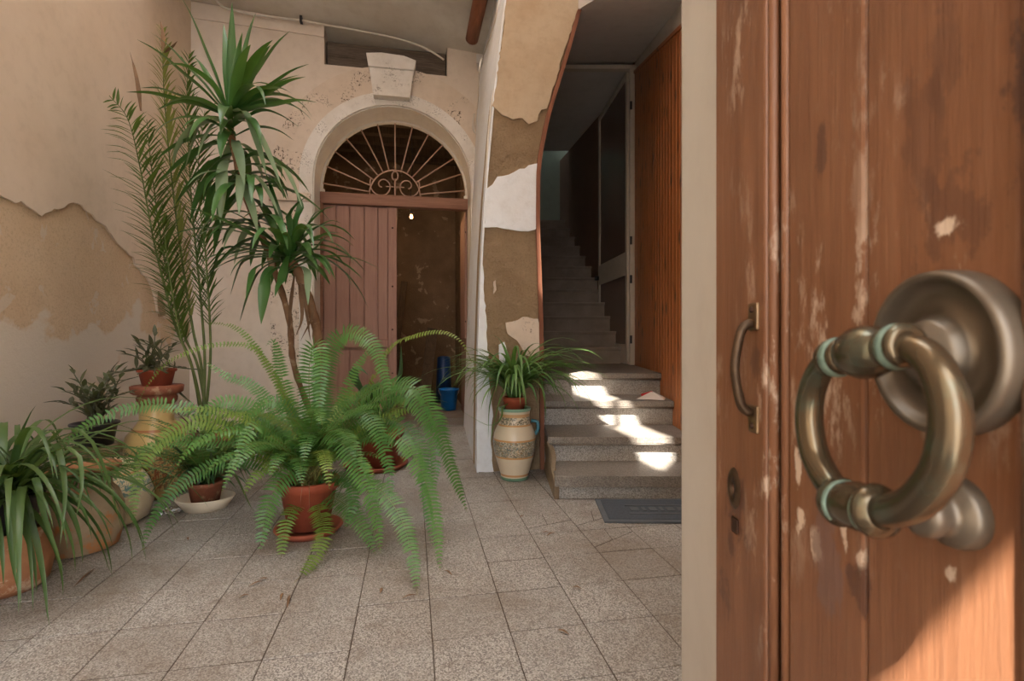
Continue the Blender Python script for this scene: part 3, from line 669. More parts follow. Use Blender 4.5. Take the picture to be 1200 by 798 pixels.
stile = MB().box((0, -.012, .01), (s1, .006, HD), bev=.004).build('stile', 'bigdoor', leaf3)
MB().tube([(s1+.004, -.002, .01), (s1+.004, -.002, HD)], .006, 8).build('moulding', 'bigdoor', leaf3)
MB().tube([(s2-.007, -.006, .01), (s2-.007, -.006, HD)], .006, 8).build('moulding', 'bigdoor', leaf3)
for a, b in ((s2+.001, s3-.001), (s3+.001, s4-.001), (s4+.022, .60), (.602, .78)):
    MB().box((a, -.012, .01), (b, -.003, HD), bev=.004).build('board', 'bigdoor', leaf3)
MB().tube([(s4+.01, -.004, .01), (s4+.01, -.004, HD)], .009, 8).build('moulding', 'bigdoor', leaf3)
# pull handle
hs = sd(890); hz0, hz1 = zd(890, 489), zd(890, 373)
hd = MB().box((hs-.011, .004, hz0-.018), (hs+.011, .009, hz0+.014), bev=.002).box((hs-.011, .004, hz1-.014), (hs+.011, .009, hz1+.018), bev=.002).build('pull_handle', 'brass', door_3, label='bowed tarnished brass pull handle')
MB().tube(spline([(hs, .008, hz0+.004), (hs, .020, hz0+.012), (hs, .026, (hz0*.72+hz1*.28)), (hs, .029, (hz0+hz1)/2), (hs, .026, (hz0*.28+hz1*.72)), (hs, .020, hz1-.012), (hs, .008, hz1-.004)], 24), [.0035]+[.0055]*23+[.0035], 10).build('handle_bow', 'brass_dark', hd)
for z in (hz0-.010, hz1+.010): MB().lathe([(0, .003), (.003, .002), (.004, 0)], 10, Matrix.Translation((hs, .009, z)) @ Matrix.Rotation(-math.pi/2, 4, 'X')).build('screw', 'screw', hd)
# keyhole
kS, kZ = sd(866), zd(866, 572)
es = MB(); es.lathe([(.0052, -.004), (.0052, .0026), (.012, .003), (.016, .002), (.019, -.002)], 24, Matrix.Translation((kS, .006, kZ)) @ Matrix.Rotation(-math.pi/2, 4, 'X') @ Matrix.Scale(1.5, 4, (0, 1, 0)))
es = es.build('escutcheon', 'brass_dark', door_3, label='dark oval keyhole plate')
cut = MB().lathe([(0, -.03), (.0052, -.03), (.0052, .03), (0, .03)], 20, Matrix.Translation((kS, .006, kZ)) @ Matrix.Rotation(-math.pi/2, 4, 'X') @ Matrix.Scale(1.5, 4, (0, 1, 0))).build('keyhole_cutter', 'bigdoor', door_3)
for tgt in (stile, leaf3):                                   # the keyhole is bored through the wood
    md = tgt.modifiers.new('bore', 'BOOLEAN'); md.operation = 'DIFFERENCE'; md.solver = 'EXACT'; md.object = cut
bpy.context.view_layer.update(); dg_ = bpy.context.evaluated_depsgraph_get()
for tgt in (stile, leaf3):
    me_ = bpy.data.meshes.new_from_object(tgt.evaluated_get(dg_)); tgt.modifiers.clear(); tgt.data = me_
bpy.data.objects.remove(cut)
MB().box((kS-.004, .006, kZ-.055), (kS+.012, .0085, kZ-.036), bev=.002).build('lock_scar', 'screw', es)
# knocker
rS, rZ = sd(1112), zd(1112, 413); RY = Matrix.Rotation(-math.pi/2, 4, 'X')
RM = Matrix.Translation((rS, -.003, rZ)) @ RY
rr = 96/600*ddp(1112)
ro = MB().lathe([(0, .030), (.010, .030), (.012, .027), (.015, .0265), (.017, .022), (.0205, .0215), (.022, .018), (rr*.46, .0130), (rr*.47, .0105), (rr*.6, .0075), (rr*.74, .0070), (rr*.85, .0105), (rr*.875, .0165), (rr*.92, .0195), (rr*.98, .0175), (rr, .012), (rr*1.0, 0)], 64, RM).build('knocker_rosette', 'rosette', door_3, label='round stepped bronze rosette')
so_ = .060; KY = so_-.003
# stem from the rosette to the barrel
MB().lathe([(.011, .024), (.009, .030), (.0085, .040), (.010, .052), (.0, .058)], 24, RM).build('stem', 'bronze', ro)
KA = math.radians(9)
def K(s, z): return Vector((rS+s*math.cos(KA)-z*math.sin(KA), KY, rZ+s*math.sin(KA)+z*math.cos(KA)))
bar = MB(); bx_ = Matrix.Translation(K(0, 0)) @ Matrix.Rotation(-KA, 4, 'Y') @ Matrix.Rotation(math.pi/2, 4, 'Y')
bar.lathe([(0, -.0205), (.0095, -.020), (.0150, -.013), (.0178, -.004), (.0178, .004), (.0150, .013), (.0095, .020), (0, .0205)], 32, bx_)
bar = bar.build('knocker_barrel', 'bronze', door_3, label='ball-shaped bronze hinge barrel')
for s0 in (-1, 1):
    for k, (d, r) in enumerate(((.0225, .0128), (.0285, .0146), (.0345, .0136))):
        MB().tube([K(s0*d, 0)+Vector((0, r*.72*math.cos(a), r*.72*math.sin(a))) for a in [2*math.pi*i/24 for i in range(24)]], .0042, 10, closed=True).build('collar_ring', 'verdigris' if k == 1 else 'bronze', bar)
    MB().tube([K(s0*.016, 0), K(s0*.037, 0)], .0105, 20).build('collar', 'bronze', bar)
rp = [(.034, 0), (.050, -.008), (.0615, -.025), (.065, -.047), (.058, -.072), (.040, -.092), (.018, -.101), (0, -.103)]
RB = -.103; sk = lambda z: z*.13
path = spline([K(s+sk(z), z) for s, z in [(-a, b) for a, b in rp]+[(a, b) for a, b in rp[::-1][1:]]], 84)
rad = [.0085+.0022*math.sin(math.pi*i/84)**.7 for i in range(85)]
ring = MB().tube(path, rad, 24).build('knocker_ring', 'bronze', door_3, label='heavy patinated bronze ring')
bm_ = Matrix.Translation(K(-.010+sk(RB), RB)) @ Matrix.Rotation(-KA, 4, 'Y') @ Matrix.Rotation(math.pi/2, 4, 'Y')
MB().lathe([(.0105, -.024), (.0165, -.021), (.0175, -.017), (.0145, -.013), (.0155, -.008), (.0165, 0), (.0155, .008), (.0145, .013), (.0175, .017), (.0165, .021), (.0105, .024)], 28, bm_).build('ring_collar', 'bronze', ring)
for d in (-.0145, .0145):
    MB().tube([K(-.010+sk(RB)+d, RB)+Vector((0, .0142*math.cos(a), .0142*math.sin(a))) for a in [2*math.pi*i/24 for i in range(24)]], .0024, 8, closed=True).build('collar_ring', 'verdigris', ring)
MB().lathe([(.010, .028), (.0095, .036), (.0105, .048)], 20, Matrix.Translation((rS, 0, rZ-.103)) @ RY).build('striker', 'bronze', ring)
kn = MB().lathe([(0, .030), (.011, .0295), (.0155, .026), (.0165, .020), (.0135, .014), (.0165, .010), (.0215, .008), (.0235, .003), (.0235, -.003)], 32, Matrix.Translation((sd(1121), 0, zd(1121, 600))) @ RY).build('knocker_anvil', 'rosette', door_3, label='round bronze strike stud')

# ================================================================== PLANTS AND POTS
JY, JC, JW, JP, JD = onZ(184, 580), onZ(133, 611), onZ(95, 642), onZ(603, 560), onZ(10, 690)
JB = JC+Vector((-.22, .24, 0))
SOL = [('yellow_jar', JY, [(0, .15), (.12, .172), (.25, .192), (.33, .192), (.40, .17), (.47, .12), (.50, .10), (.60, .10), (.62, .117), (.66, .135), (.675, .152), (.725, .152)]),
 ('potted_sprig', JY, [(.726, .09), (.83, .115)]), ('cream_jar', JC, [(0, .16), (.10, .192), (.17, .19), (.25, .157), (.29, .118), (.34, .117)]),
 ('worn_jar', JW, [(0, .15), (.10, .174), (.20, .174), (.27, .152), (.30, .128), (.35, .152), (.378, .162), (.405, .162)]),
 ('painted_jar', JP, [(0, .105), (.10, .125), (.20, .153), (.27, .16), (.33, .152), (.385, .13), (.405, .114), (.49, .116), (.52, .122)]),
 ('strap_leaf_plant', JD, [(0, .12), (.03, .135), (.12, .15), (.19, .142), (.255, .13), (.39, .117)]),
 ('brick_stack', JB, [(0, .14), (.39, .14)]), ('black_pot', JB, [(.391, .1), (.525, .124)])]
def clear_of(path, parent, m, skip):
    """bend a leaf's path round the jars and keep it above the floor"""
    P0 = parent.location; q = [p+P0 for p in path]; hit = False
    def fix(p):
        p = Vector((p.x, p.y, max(p.z, .008)))
        for nm, c, env in SOL:
            if nm in skip or p.z < env[0][0]-.005 or p.z > env[-1][0]+m: continue
            r = env[-1][1]
            for (za, ra), (zb, rb_) in zip(env, env[1:]):
                if za <= p.z <= zb: r = ra+(rb_-ra)*(p.z-za)/(zb-za); break
            d = Vector((p.x-c.x, p.y-c.y, 0)); 
            if d.length < r+m: d = d.normalized()*(r+m) if d.length > 1e-5 else Vector((r+m, 0, 0)); p = Vector((c.x+d.x, c.y+d.y, p.z))
        return p
    new = [fix(p) for p in q]
    for it in range(6):
        if max((a-b).length for a, b in zip(new, q)) < 1e-5: break
        sm = [new[0]]+[(new[i-1]+new[i]*2+new[i+1])/4 for i in range(1, len(new)-1)]+[new[-1]]; new = [new[0]]+[fix(p) for p in sm[1:]]
    return [p-P0 for p in new]
def skips(parent): n = parent.get('own'); return (n,) if n else ()
def loc(parent, p): return Vector(p)-parent.location
def frond(parent, pts, width=.055, mat='fern', gap=.0168, start=.12, lift=.1, name='frond', stemr=.0028, fwd=.22, lw=.0125, hint=None, sweep=0, face=None):
    """pts: world control points; leaflets stand in pairs along the midrib"""
    raw = resample(spline([loc(parent, p) for p in pts], 40), 60)[0]; raw = clear_of(raw, parent, .045, skips(parent)); n0, L = resample(raw, 40)
    n = max(10, int(L/gap)); path, L = resample(raw, n)
    mb = MB(); ps = hint
    rb = MB().tube(n0, [max(.0009, stemr*(1-.8*i/40)) for i in range(41)], 4)
    for i, p in enumerate(path):
        s = i/n; t = (path[min(i+1, n)]-path[max(i-1, 0)]).normalized(); sv = side_of(t, ps)
        if ps is not None and sv.dot(ps) < 0: sv = -sv
        sv = (sv-t*sv.dot(t)).normalized(); ps = sv; nn = sv.cross(t)
        if nn.z < 0: nn = -nn
        if face:
            v_ = (Vector((0, 0, CAM_H))-parent.location-p).normalized(); nn = nn*(1-face)+v_*face; nn = (nn-t*nn.dot(t)).normalized(); sv = t.cross(nn)
        if s < start: continue
        u = (s-start)/(1-start); l = width*min(1, .45+u*4)*(1-u**2.6)**.8+.004
        for sg in (-1, 1):
            if random.random() < .03 or (p+parent.location).z < .02: continue
            f = fwd+R(-.06, .06)+sweep; d = (sv*sg+t*f+nn*(lift+R(-.12, .12))).normalized(); ll = l*R(.88, 1.08); q = d.cross(nn).normalized()
            hw = lw*.5*min(1, ll/.03); dr = Vector((0, 0, -ll*.18)); a = p+nn*.001
            mb.add([a-q*hw*.75, a+d*ll*.45-q*hw+dr*.15, a+d*ll+dr, a+d*ll*.45+q*hw+dr*.15, a+q*hw*.75], [(0, 1, 3, 4), (1, 2, 3)])
    o = mb.build(name, mat, parent); rb.build('midrib', 'rachis', o); return o
def arch_path(base, az, length, e0, e1, n=7, curve=1.4):
    pts = [Vector(base)]; 
    for i in range(n):
        s = (i+.5)/n; e = e0+(e1-e0)*s**curve
        pts.append(pts[-1]+Vector((math.cos(az)*math.cos(e), math.sin(az)*math.cos(e), math.sin(e)))*(length/n))
    return [Vector((p.x, p.y, max(p.z, .012))) for p in pts]
CLY = [99.0]
def cl(p): return Vector((max(p.x, XL+.035), min(p.y, CLY[0]), p.z))
def strap(parent, pts, width, mat, name='leaf', n=12, fold=.3, peak=.3, base=.35, twist=0):
    pts = [cl(p) for p in pts]
    path, L = resample(clear_of(resample(spline([loc(parent, p) for p in pts], 24), 24)[0], parent, width*.5+.006, skips(parent)), n)
    t0 = (path[1]-path[0]).normalized(); mb = MB(); ribbon(mb, path, leafw(n, width, base, peak), fold, t0.orthogonal().normalized() if abs(t0.z) > .9 else None, twist)
    return mb.build(name, mat, parent)
def pot_prof(h, rb, rt, rim=.03, lip=.012, wall=.012, dep=.05):
    return [(0, 0), (rb, 0), (rt-.004, h-rim), (rt+lip, h-rim+.004), (rt+lip+.003, h-.004), (rt+lip, h), (rt-wall+.004, h), (rt-wall-.004, h-dep), (0, h-dep)]
def soil(parent, r, z): return MB().lathe([(0, .014), (r*.5, .01), (r, 0), (r, -.01)], 20, Matrix.Translation((0, 0, z)), wob=.02).build('soil', 'soil', parent)

# ---- the big fern in its terracotta pot
fp = onZ(362, 622); fp.z = .03
fern = thing('potted_fern', fp, 'large arching fern in an orange terracotta pot on a round clay saucer', 'potted plant')
MB().lathe(pot_prof(.25, .105, .145, .05, .01), 40).build('pot', 'terra', fern); soil(fern, .13, .205)
s_ = thing('saucer', onZ(362, 622), 'round clay saucer beneath the large fern pot', 'saucer')
MB().lathe([(0, .012), (.14, .012), (.155, .035), (.172, .034), (.175, .028), (.15, .0), (0, 0)], 40).build('dish', 'saucer', s_)
fb = fp+Vector((0, 0, .22))
traced = [
 ([(345,490,2.85),(312,426,2.85),(280,386,2.85),(240,377,2.9)], .03, 'fern_y'),
 ([(340,480,2.8),(312,426,2.75),(294,406,2.7),(267,403,2.7),(240,406,2.65),(218,414,2.6),(195,426,2.6),(172,453,2.6),(160,476,2.6)], .022, 'fern_y'),
 ([(340,545,2.8),(300,520,2.75),(248,491,2.7),(203,473,2.65),(158,477,2.6),(110,492,2.5),(75,520,2.45),(52,550,2.4)], .05, 'fern'),
 ([(330,555,2.75),(270,505,2.6),(230,493,2.5),(195,512,2.45),(171,536,2.4),(158,577,2.35),(156,617,2.3)], .055, 'fern_y'),
 ([(340,550,2.8),(300,520,2.75),(245,517,2.7),(194,518,2.65),(149,536,2.6),(90,558,2.5),(60,562,2.5)], .045, 'fern'),
 ([(335,560,2.75),(300,540,2.7),(265,540,2.65),(225,558,2.6),(194,585,2.5),(174,620,2.45),(167,644,2.42)], .05, 'fern'),
 ([(360,560,2.75),(350,549,2.65),(326,567,2.55),(312,600,2.5),(304,646,2.45)], .068, 'fern'),
 ([(358,585,2.7),(340,600,2.55),(332,630,2.45),(328,667,2.36)], .045, 'fern_y'),
 ([(362,560,2.75),(365,520,2.65),(385,509,2.55),(407,527,2.48),(430,572,2.42),(442,615,2.4),(446,648,2.38)], .07, 'fern'),
 ([(385,580,2.7),(405,592,2.55),(424,616,2.45),(440,649,2.38)], .062, 'fern'),
 ([(390,565,2.7),(434,567,2.5),(466,599,2.35),(484,653,2.2),(489,702,2.05)], .06, 'fern'),
 ([(390,540,2.75),(434,509,2.65),(470,513,2.55),(498,563,2.45),(511,612,2.38),(516,669,2.25)], .06, 'fern'),
 ([(395,510,2.8),(420,470,2.75),(457,450,2.7),(489,455,2.65),(511,495,2.6),(529,549,2.58),(547,599,2.55)], .085, 'fern'),
 ([(400,510,2.8),(440,470,2.8),(475,462,2.75),(500,490,2.7),(510,530,2.65),(508,580,2.62)], .07, 'fern'),
 ([(375,520,2.8),(378,450,2.8),(390,405,2.78),(407,389,2.75),(434,400,2.7),(450,437,2.65),(458,475,2.62)], .07, 'fern'),
 ([(410,500,2.85),(453,414,2.85),(480,396,2.8),(516,389,2.75),(540,400,2.7),(553,425,2.68)], .035, 'fern_y'),
 ([(368,540,2.75),(362,450,2.65),(366,408,2.6),(374,406,2.55),(376,440,2.5),(373,500,2.47)], .068, 'fern'),
 ([(350,520,2.8),(300,455,2.85),(265,440,2.85),(238,422,2.85)], .05, 'fern'),
 ([(352,520,2.85),(330,440,2.9),(322,400,2.9),(312,405,2.85)], .06, 'fern'),
 ([(385,520,2.9),(405,460,2.95),(425,420,3.0),(440,408,3.0)], .06, 'fern'),
 ([(380,560,2.7),(408,560,2.6),(414,590,2.5),(404,620,2.45)], .05, 'fern'),
 ([(372,590,2.65),(380,620,2.45),(368,655,2.3),(345,683,2.15)], .05, 'fern_y'),
 ([(395,520,2.75),(418,480,2.65),(440,500,2.55),(455,545,2.5),(458,585,2.45)], .065, 'fern'),
 ([(395,530,2.8),(450,490,2.75),(490,520,2.6),(500,580,2.5),(506,640,2.4)], .06, 'fern'),
 ([(340,540,2.7),(310,500,2.55),(290,510,2.45),(275,545,2.4)], .06, 'fern'),
 ([(355,530,2.75),(340,480,2.7),(315,470,2.65),(290,490,2.6),(275,525,2.55)], .06, 'fern'),
 ([(345,530,2.8),(300,480,2.8),(262,470,2.75),(235,490,2.7),(215,525,2.65)], .06, 'fern'),
]
for pts, wd, m in traced:
    frond(fern, [fb+Vector((R(-.05, .05), R(-.05, .05), 0))]+[P(*q) for q in pts], wd*1.12 if wd > .04 else wd, m, start=.16, lw=.0125, face=R(.4, .7))
for k in range(66):
    az = R(0, 2*math.pi); L_ = R(.45, .9)
    frond(fern, arch_path(fb+Vector((R(-.06, .06), R(-.06, .06), 0)), az, L_, R(.95, 1.45), R(-1.3, .1)), R(.05, .066), random.choice(['fern', 'fern', 'fern', 'fern_y']), start=.2, lw=.0125, face=R(.0, .5))
for k in range(30):
    az = R(0, 6.28); strap(fern, arch_path(fb, az, R(.25, .5), R(.5, 1.2), R(-1.4, -.6)), .004, 'dry', 'dry_stem', 10)

# ---- second fern behind it, clay pot on a saucer
p2 = onZ(441, 547); p2.z = .028
fern2 = thing('potted_fern', p2, 'smaller fern with broad dark leaves in a clay pot near the arched door', 'potted plant')
MB().lathe(pot_prof(.27, .15, .205, .06, .012), 40).build('pot', 'terra', fern2); soil(fern2, .19, .22)
s_ = thing('saucer', onZ(441, 547), 'clay saucer under the fern pot near the arched door', 'saucer')
MB().lathe([(0, .012), (.21, .012), (.225, .04), (.245, .04), (.248, .032), (.215, .0), (0, 0)], 40).build('dish', 'saucer', s_)
b2 = p2+Vector((0, 0, .23))
for k in range(26):
    frond(fern2, arch_path(b2+Vector((R(-.1, .1), R(-.1, .1), 0)), R(0, 6.28), R(.4, .75), R(.8, 1.4), R(-1.1, .2)), R(.05, .065), random.choice(['fern', 'fern', 'fern_y']), start=.18, gap=.018)
for (q, wd) in (([(430,470,4.0),(415,445,3.9),(418,430,3.85),(432,440,3.8)], .09), ([(455,470,4.0),(468,440,3.95),(470,405,3.95)], .07), ([(450,480,4.0),(468,450,3.9),(488,445,3.85)], .06), ([(440,470,4.0),(438,450,3.8),(425,455,3.7),(415,475,3.65)], .1), ([(450,480,4.0),(470,460,3.95),(478,470,3.9)], .07)):
    strap(fern2, [b2]+[P(*t) for t in q], wd, 'darkleaf', peak=.55, base=.12, fold=.2)

# ---- plant standing in the ivory dish
p3 = onZ(241, 596)
dish = thing('oval_dish', p3, 'shallow ivory dish on the floor under a leafy clay pot', 'dish')
MB().lathe([(0, .016), (.10, .018), (.150, .075), (.160, .077), (.163, .07), (.112, .0), (0, 0)], 40, Matrix.Scale(.82, 4, (0, 1, 0))).build('bowl', 'dish', dish)
p3b = p3+Vector((0, 0, .02))
pf = thing('potted_plant', p3b, 'leafy dark green plant in a small clay pot standing in the ivory dish', 'potted plant')
MB().lathe(pot_prof(.15, .07, .095, .03, .008), 28).build('pot', 'terra_old', pf); soil(pf, .085, .115)
bb = p3b+Vector((0, 0, .13))
for k in range(64):
    strap(pf, arch_path(bb+Vector((R(-.04, .04), R(-.04, .04), 0)), R(0, 6.28), R(.25, .62), R(.6, 1.4), R(-1.5, .3)), R(.02, .035), random.choice(['strap', 'darkleaf', 'strap']), n=10)
for k in range(24):
    frond(pf, arch_path(bb, R(0, 6.28), R(.35, .65), R(.8, 1.4), R(-1.0, .3)), .05, 'fern', start=.2)
for (px, py, D_) in ((300,608,3.0),(292,570,3.1),(205,560,3.1)):
    strap(pf, [bb, bb.lerp(P(px, py, D_), .45)+Vector((0, 0, .2)), P(px, py, D_)], .022, 'strap')

# ---- spider plant in a clay pot standing on the painted jar
jp = onZ(603, 560)
jar = thing('painted_jar', jp, 'tall cream ceramic jar with floral band and green foot beside the stairs', 'jar')
jm = majolica('floral_majolica', sr(214, 200, 176), [(0, .022, sr(60, 130, 104)), (.03, .045, sr(190, 130, 70)), (.165, .178, sr(196, 138, 70)), (.288, .300, sr(196, 138, 70)), (.392, .402, sr(196, 138, 70)), (.455, .478, sr(198, 150, 96)), (.495, .53, sr(110, 160, 136))],
    [(.178, .288, sr(96, 106, 84), 34, .055), (.178, .288, sr(150, 110, 60), 26, .03), (.178, .288, sr(80, 110, 120), 42, .03), (.402, .455, sr(84, 84, 70), 26, .06)])
MB().lathe([(0, 0), (.098, 0), (.104, .012), (.100, .026), (.122, .10), (.150, .20), (.158, .27), (.150, .33), (.128, .385), (.112, .405), (.110, .455), (.113, .49), (.120, .505), (.118, .518), (.10, .515), (.096, .47), (0, .46)], 48).build('body', jm, jar)
for sg in (1,):
    MB().tube(spline([C(.12, 0, .42), C(.165, 0, .41), C(.172, 0, .36), C(.15, 0, .32)], 12), .013, 8).build('handle', simple('teal_glaze', sr(70, 130, 150), .3), jar)
sp = jp+Vector((0, 0, .46))
spd = thing('spider_plant', sp, 'spider plant with drooping narrow leaves in a red clay pot on the painted jar', 'potted plant')
MB().lathe([(0, 0), (.062, 0), (.078, .10), (.084, .105), (.085, .135), (.075, .137), (.07, .11), (0, .11)], 32).build('pot', 'terra', spd)
soil(spd, .068, .115); b4 = sp+Vector((0, 0, .12))
CLY[0] = YP-.06
for k in range(150):
    az = R(0, 6.28); L_ = R(.42, .85); base = b4+Vector((R(-.04, .04), R(-.04, .04), 0))
    strap(spd, arch_path(base, az, L_, R(.9, 1.5), R(-1.55, -.4), 8, R(.9, 1.7)), R(.024, .036), 'spider', n=12, fold=.35)
for pts in ([(590,440,3.7),(575,470,3.65),(572,515,3.6)], [(588,430,3.7),(560,455,3.65),(553,450,3.6)], [(630,440,3.7),(638,470,3.6),(640,495,3.6)], [(590,460,3.6),(578,500,3.55),(575,520,3.5)], [(580,500,3.6),(555,490,3.6),(535,478,3.6)], [(612,440,3.6),(650,440,3.6),(664,455,3.6)]):
    strap(spd, [b4]+[P(*q) for q in pts], .018, 'spider')

CLY[0] = 99.0
# ---- row of jars along the left wall
# tall yellow jar carrying a clay cap and a small pot
yp = onZ(184, 580)
yj = thing('yellow_jar', yp, 'tall yellow painted ceramic jar with a crumbling clay rim by the left wall', 'jar')
ym_ = majolica('yellow_majolica', sr(190, 162, 108), [(.0, .02, sr(150, 110, 70)), (.43, .445, sr(160, 96, 60))], [(.06, .33, sr(70, 110, 74), 12, .04), (.08, .30, sr(150, 74, 44), 10, .035)])
MB().lathe([(0, 0), (.13, 0), (.15, .03), (.17, .12), (.19, .25), (.19, .33), (.168, .40), (.12, .46), (.098, .50), (.098, .60), (0, .60)], 40).build('body', ym_, yj)
MB().lathe([(0, .60), (.10, .60), (.112, .615), (.115, .64), (.105, .66), (.13, .665), (.145, .675), (.15, .715), (.142, .72), (0, .72)], 32, wob=.015).build('clay_rim', 'terra_old', yj)
def sprig_plant(o, base, n, hmin, hmax, mat, spread=.5, lw=.022):
    for k in range(n):
        az = R(0, 6.28); L_ = R(hmin, hmax); pts = arch_path(base+Vector((R(-.05, .05), R(-.05, .05), 0)), az, L_, R(1.0, 1.5), R(.4, 1.4)-spread)
        st, Lr = resample(clear_of(resample(spline([loc(o, p) for p in pts], 20), 20)[0], o, .09, skips(o)), 10); m = MB()
        for i in range(2, 11, 2):
            for q in range(2):
                a2 = i*2.4+q*3.14+R(-.4, .4); t = (st[i]-st[i-1]).normalized(); d = (Vector((math.cos(a2), math.sin(a2), 0))*R(.5, .9)+t*R(.5, 1.0)).normalized(); l = R(.06, .11)
                pth = [st[i], st[i]+d*l*.5+Vector((0, 0, .006)), st[i]+d*l]; ribbon(m, resample(spline(pth, 6), 5)[0], leafw(5, lw, .15, .45), .3)
        sb = MB().tube(st, .0035, 5).build('stem', mat, o); m.build('leaves', mat, sb)
pp = yp+Vector((0, 0, .72))
tp = thing('potted_sprig', pp, 'small clay pot of dusky pointed leaves on top of the yellow jar', 'potted plant')
tp['own'] = 'potted_sprig'
MB().lathe(pot_prof(.105, .082, .104, .02, .006, dep=.02), 32).build('pot', 'terra', tp); soil(tp, .09, .085)
sprig_plant(tp, pp+Vector((0, 0, .09)), 12, .14, .30, 'purple', .5, .028)
for pts in ([(200,450,3.55),(215,465,3.5),(232,478,3.5)], [(150,445,3.5),(140,446,3.45),(128,441,3.45)], [(192,445,3.55),(205,430,3.55),(203,420,3.55)]):
    strap(tp, [pp+Vector((0, 0, .09))]+[P(*q) for q in pts], .022, 'purple', 'trailing_leaf', peak=.7, base=.12)
# cream jar with teal scrolls
cp = onZ(133, 611)
cj = thing('cream_jar', cp, 'round cream ceramic jar with teal scrolls beside the yellow jar', 'jar')
cm = majolica('teal_scroll_majolica', sr(214, 196, 164), [(.275, .285, sr(190, 140, 90))], [(.17, .27, sr(60, 118, 122), 15, .04)])
MB().lathe([(0, 0), (.13, 0), (.165, .02), (.19, .10), (.187, .17), (.155, .25), (.115, .29), (.105, .32), (.115, .335), (.105, .34), (.095, .32), (0, .30)], 40).build('body', cm, cj)
bp = cp+Vector((-.22, .24, 0))
# low brick plinth that carries the black pot behind the jars
bz_ = .39
plq = thing('brick_stack', bp, 'short stack of old clay bricks behind the cream jar', 'bricks')
for i in range(6):
    a = .12*(i % 2)-.05; MB().box((-.12, -.06, i*.065), (.12, .06, i*.065+.062), Matrix.Rotation(a, 4, 'Z'), bev=.004).build('brick', 'mortar', plq)
bpt = thing('potted_sprig', bp+Vector((0, 0, .389)), 'black plastic pot of upright dusky leaves behind the cream jar', 'potted plant')
bpt['own'] = 'black_pot'
MB().lathe(pot_prof(.135, .09, .115, .018, .006, .006, .02), 32).build('pot', 'black', bpt); soil(bpt, .1, .115)
sprig_plant(bpt, bpt.location+Vector((0, 0, .12)), 16, .18, .36, 'purple', .35, .03)
# worn pot with a broken tile rim
wp = onZ(95, 642)
wj = thing('worn_jar', wp, 'worn clay jar with flaking cream glaze next to the strap-leaved plant', 'jar')
MB().lathe([(0, 0), (.13, 0), (.15, .01), (.172, .10), (.172, .20), (.15, .27), (.125, .30), (.12, .33), (.135, .35), (.148, .355), (.15, .372), (.135, .378), (.12, .36), (0, .34)], 40, wob=.01).build('body', 'worn_jar', wj)
MB().lathe([(0, .378), (.14, .378), (.16, .392), (.158, .405), (.13, .40), (0, .395)], 24, wob=.03).build('clay_lid', 'terra_pale', wj)
# strap-leaved plant in front
lp = onZ(10, 690)
st_ = thing('strap_leaf_plant', lp, 'plant with long drooping strap leaves in a bulging pale clay pot', 'potted plant')
st_['own'] = 'strap_leaf_plant'
MB().lathe([(0, 0), (.10, 0), (.13, .03), (.148, .12), (.14, .19), (.12, .235), (.128, .25), (.12, .255), (.11, .235), (0, .23)], 36).build('pot', 'terra_pale', st_)
MB().lathe(pot_prof(.16, .085, .11, .02, .005, .006, .03), 28, Matrix.Translation((0, 0, .231))).build('inner_pot', 'black', st_, label='black plastic inner pot'); soil(st_, .098, .365)
b5 = lp+Vector((0, 0, .37))
for k in range(150):
    az = R(0, 6.28); strap(st_, arch_path(b5+Vector((R(-.06, .06), R(-.06, .06), 0)), az, R(.4, .85), R(.6, 1.5), R(-1.57, -.9), 9, R(.7, 1.5)), R(.018, .032), 'strap', n=14, fold=.3)
for k in range(34):
    strap(st_, arch_path(b5+Vector((R(-.07, .07), R(-.07, .07), 0)), R(-2.9, .4), R(.45, .8), R(.8, 1.4), -1.56, 10, R(.35, .6)), R(.018, .028), 'strap', n=14, fold=.3)
for pts in ([(70,505,2.1),(100,510,2.1),(120,545,2.1),(143,620,2.1)], [(20,520,2.1),(35,485,2.1),(42,475,2.1)], [(60,520,2.1),(75,560,2.0),(75,600,2.0),(70,640,1.95)], [(40,560,2.0),(50,600,1.95),(75,670,1.9)], [(60,530,2.0),(90,530,2.0),(96,570,1.95),(88,610,1.95)], [(10,600,1.9),(15,660,1.85),(25,705,1.83)]):
    strap(st_, [b5]+[P(*q) for q in pts], .026, 'strap')

